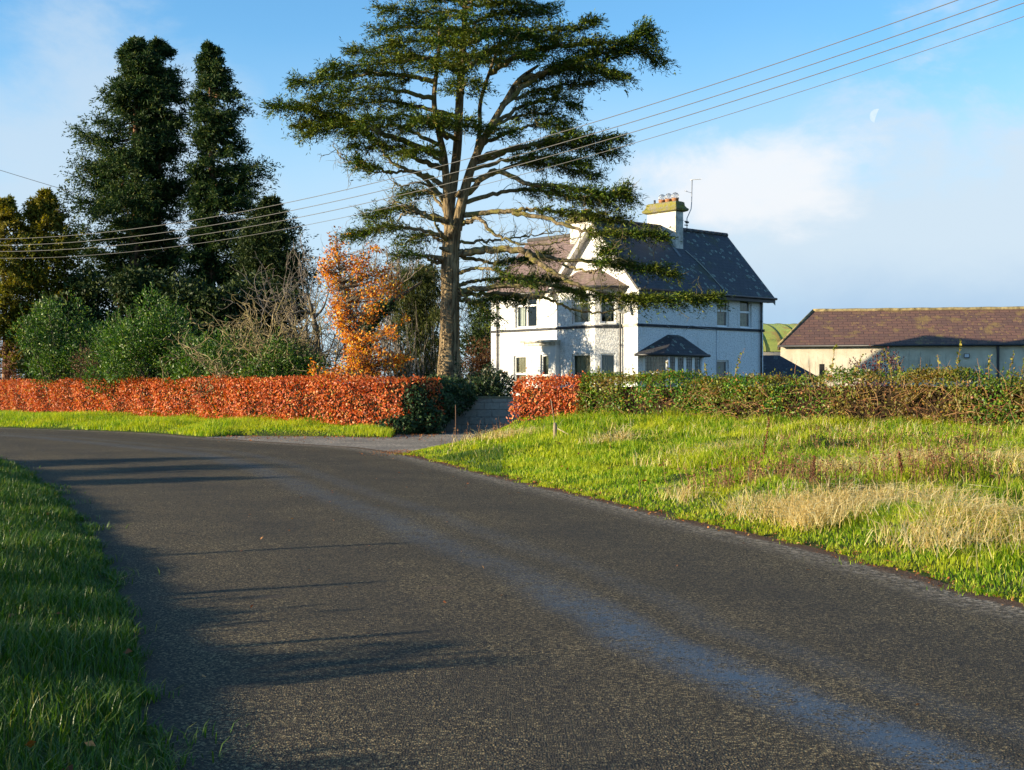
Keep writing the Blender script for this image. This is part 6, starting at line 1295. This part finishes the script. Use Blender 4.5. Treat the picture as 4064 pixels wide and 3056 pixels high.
# post by the barn
g = np.array([(3262-2032)/F*60, 60]); o = MB().box(-.10, .10, -.10, .10, -0.2, 2.5).build('gate_post', simple('dark_wood', (0.07, 0.06, 0.05), 0.8, 0.2, 0.3), None, (g[0], g[1], 0.2)); tag(o, 'dark square post in front of the sunlit end of the barn', 'post')

# ------------------------------------------------------------------ wires, moon, bird
wire_m = simple('wire', (0.10, 0.10, 0.10), 0.6, 0.4, 0.1, 2)
wl = [(0, 62.0, (948, 972, 996, 1023)), (550, 53.5, (910, 942, 972, 1003)), (1300, 44.6, (763, 799, 831, 868)), (2000, 39.2, (579, 619, 657, 699)), (2650, 35.2, (391, 438, 481, 526)), (3250, 32.2, (200, 251, 299, 349)), (4064, 28.8, (-82, -22, 24, 77))]
names = ('topmost', 'second from the top', 'third from the top', 'lowest')
for k in range(4):
    q = np.array([P(px, ys[k], d) for px, d, ys in wl]); s = np.r_[0, np.cumsum(np.hypot(*np.diff(q[:, :2], axis=0).T))]
    a = np.polyfit(s, q[:, 0], 1); b_ = np.polyfit(s, q[:, 1], 1); c_ = np.polyfit(s, q[:, 2], 2); t = np.linspace(-9, s[-1]+7, 60)
    mb = MB(); mb.tube(np.stack([np.polyval(a, t), np.polyval(b_, t), np.polyval(c_, t)], -1), 0.011 if k < 3 else 0.008, 6); o = mb.build('overhead_wire', wire_m); tag(o, f'{names[k]} of the four overhead wires crossing the sky and the cedar', 'wire', 'overhead wires')
p0, p1 = P(-200, 612, 98), P(1500, 1075, 98); t = np.linspace(0, 1, 30)[:, None]; q = p0*(1-t)+p1*t; q[:, 2] -= 1.6*(t*(1-t))[:, 0]
o = MB().tube(q, 0.020, 5).build('overhead_wire', wire_m); tag(o, 'single far wire sloping down behind the tall conifers at the left', 'wire')
# half moon: the lit cap of a sphere
md = 2500.0; mc = P(3480, 460, md); mr = 27.5/F*md; mb = MB(); nn = 24
view = Vector(mc-np.array([0, 0, EYE])).normalized(); rx = view.cross(Vector((0, 0, 1))).normalized(); ry = rx.cross(view); ta = R_(19)
ax_ = rx*math.cos(ta)-ry*math.sin(ta)*-1*-1; ax_ = (rx*math.cos(ta)-ry*math.sin(ta)).normalized(); ay_ = ax_.cross(view)*-1
pl = [(-math.cos(t_), math.sin(t_)) for t_ in np.linspace(-math.pi/2, math.pi/2, nn)]+[(-0.10*math.cos(t_), math.sin(t_)) for t_ in np.linspace(math.pi/2, -math.pi/2, nn)][1:-1]
cpt = Vector(mc); F3 = [cpt+ax_*(x_*mr)+ay_*(y_*mr)-view*(mr*math.sqrt(max(0, 1-x_*x_-y_*y_))) for x_, y_ in pl]; B3 = [cpt+ax_*(x_*mr)+ay_*(y_*mr)+view*(mr*0.2) for x_, y_ in pl]
cf = cpt+ax_*(-0.5*mr)-view*(mr*0.86); n_ = len(pl)
for i in range(n_): mb.face([F3[i], F3[(i+1) % n_], cf]); mb.face([F3[(i+1) % n_], F3[i], B3[i], B3[(i+1) % n_]])
m, nt, out = newmat('moon_light'); em = N(nt, 'Emission'); n = noise(nt, coords(nt), 0.12, 3); nt.links.new(mixc(nt, n, MOON_A, MOON_B), em.inputs[0]); nt.links.new(em.outputs[0], out.inputs[0])
o = mb.build('moon', m); tag(o, 'pale half moon in the blue sky at the upper right', 'moon')
# bird above the olive trees
bd = empty('bird', P(243, 843, 70)); tag(bd, 'small dark bird flying between the narrow olive tree and the tall conifers', 'bird')
mb = MB(); mb.lathe([(0.0, -0.16), (0.03, -0.12), (0.045, 0), (0.03, 0.10), (0.022, 0.14), (0.0, 0.18)], 8); o = mb.build('body', simple('feather', (0.03, 0.03, 0.035), 0.7, 0.2), bd); o.rotation_euler = (0, R_(80), R_(20))
mb = MB()
for s in (-1, 1): mb.slab([(0.06, 0, 0.02), (-0.08, 0, 0.02), (-0.05, s*0.20, 0.13), (0.0, s*0.36, 0.09), (0.05, s*0.2, 0.13)][::s], 0.012)
o = mb.build('wings', simple('wing_feather', (0.035, 0.033, 0.035), 0.7, 0.2), bd); o.rotation_euler = (0.2, 0, R_(100))
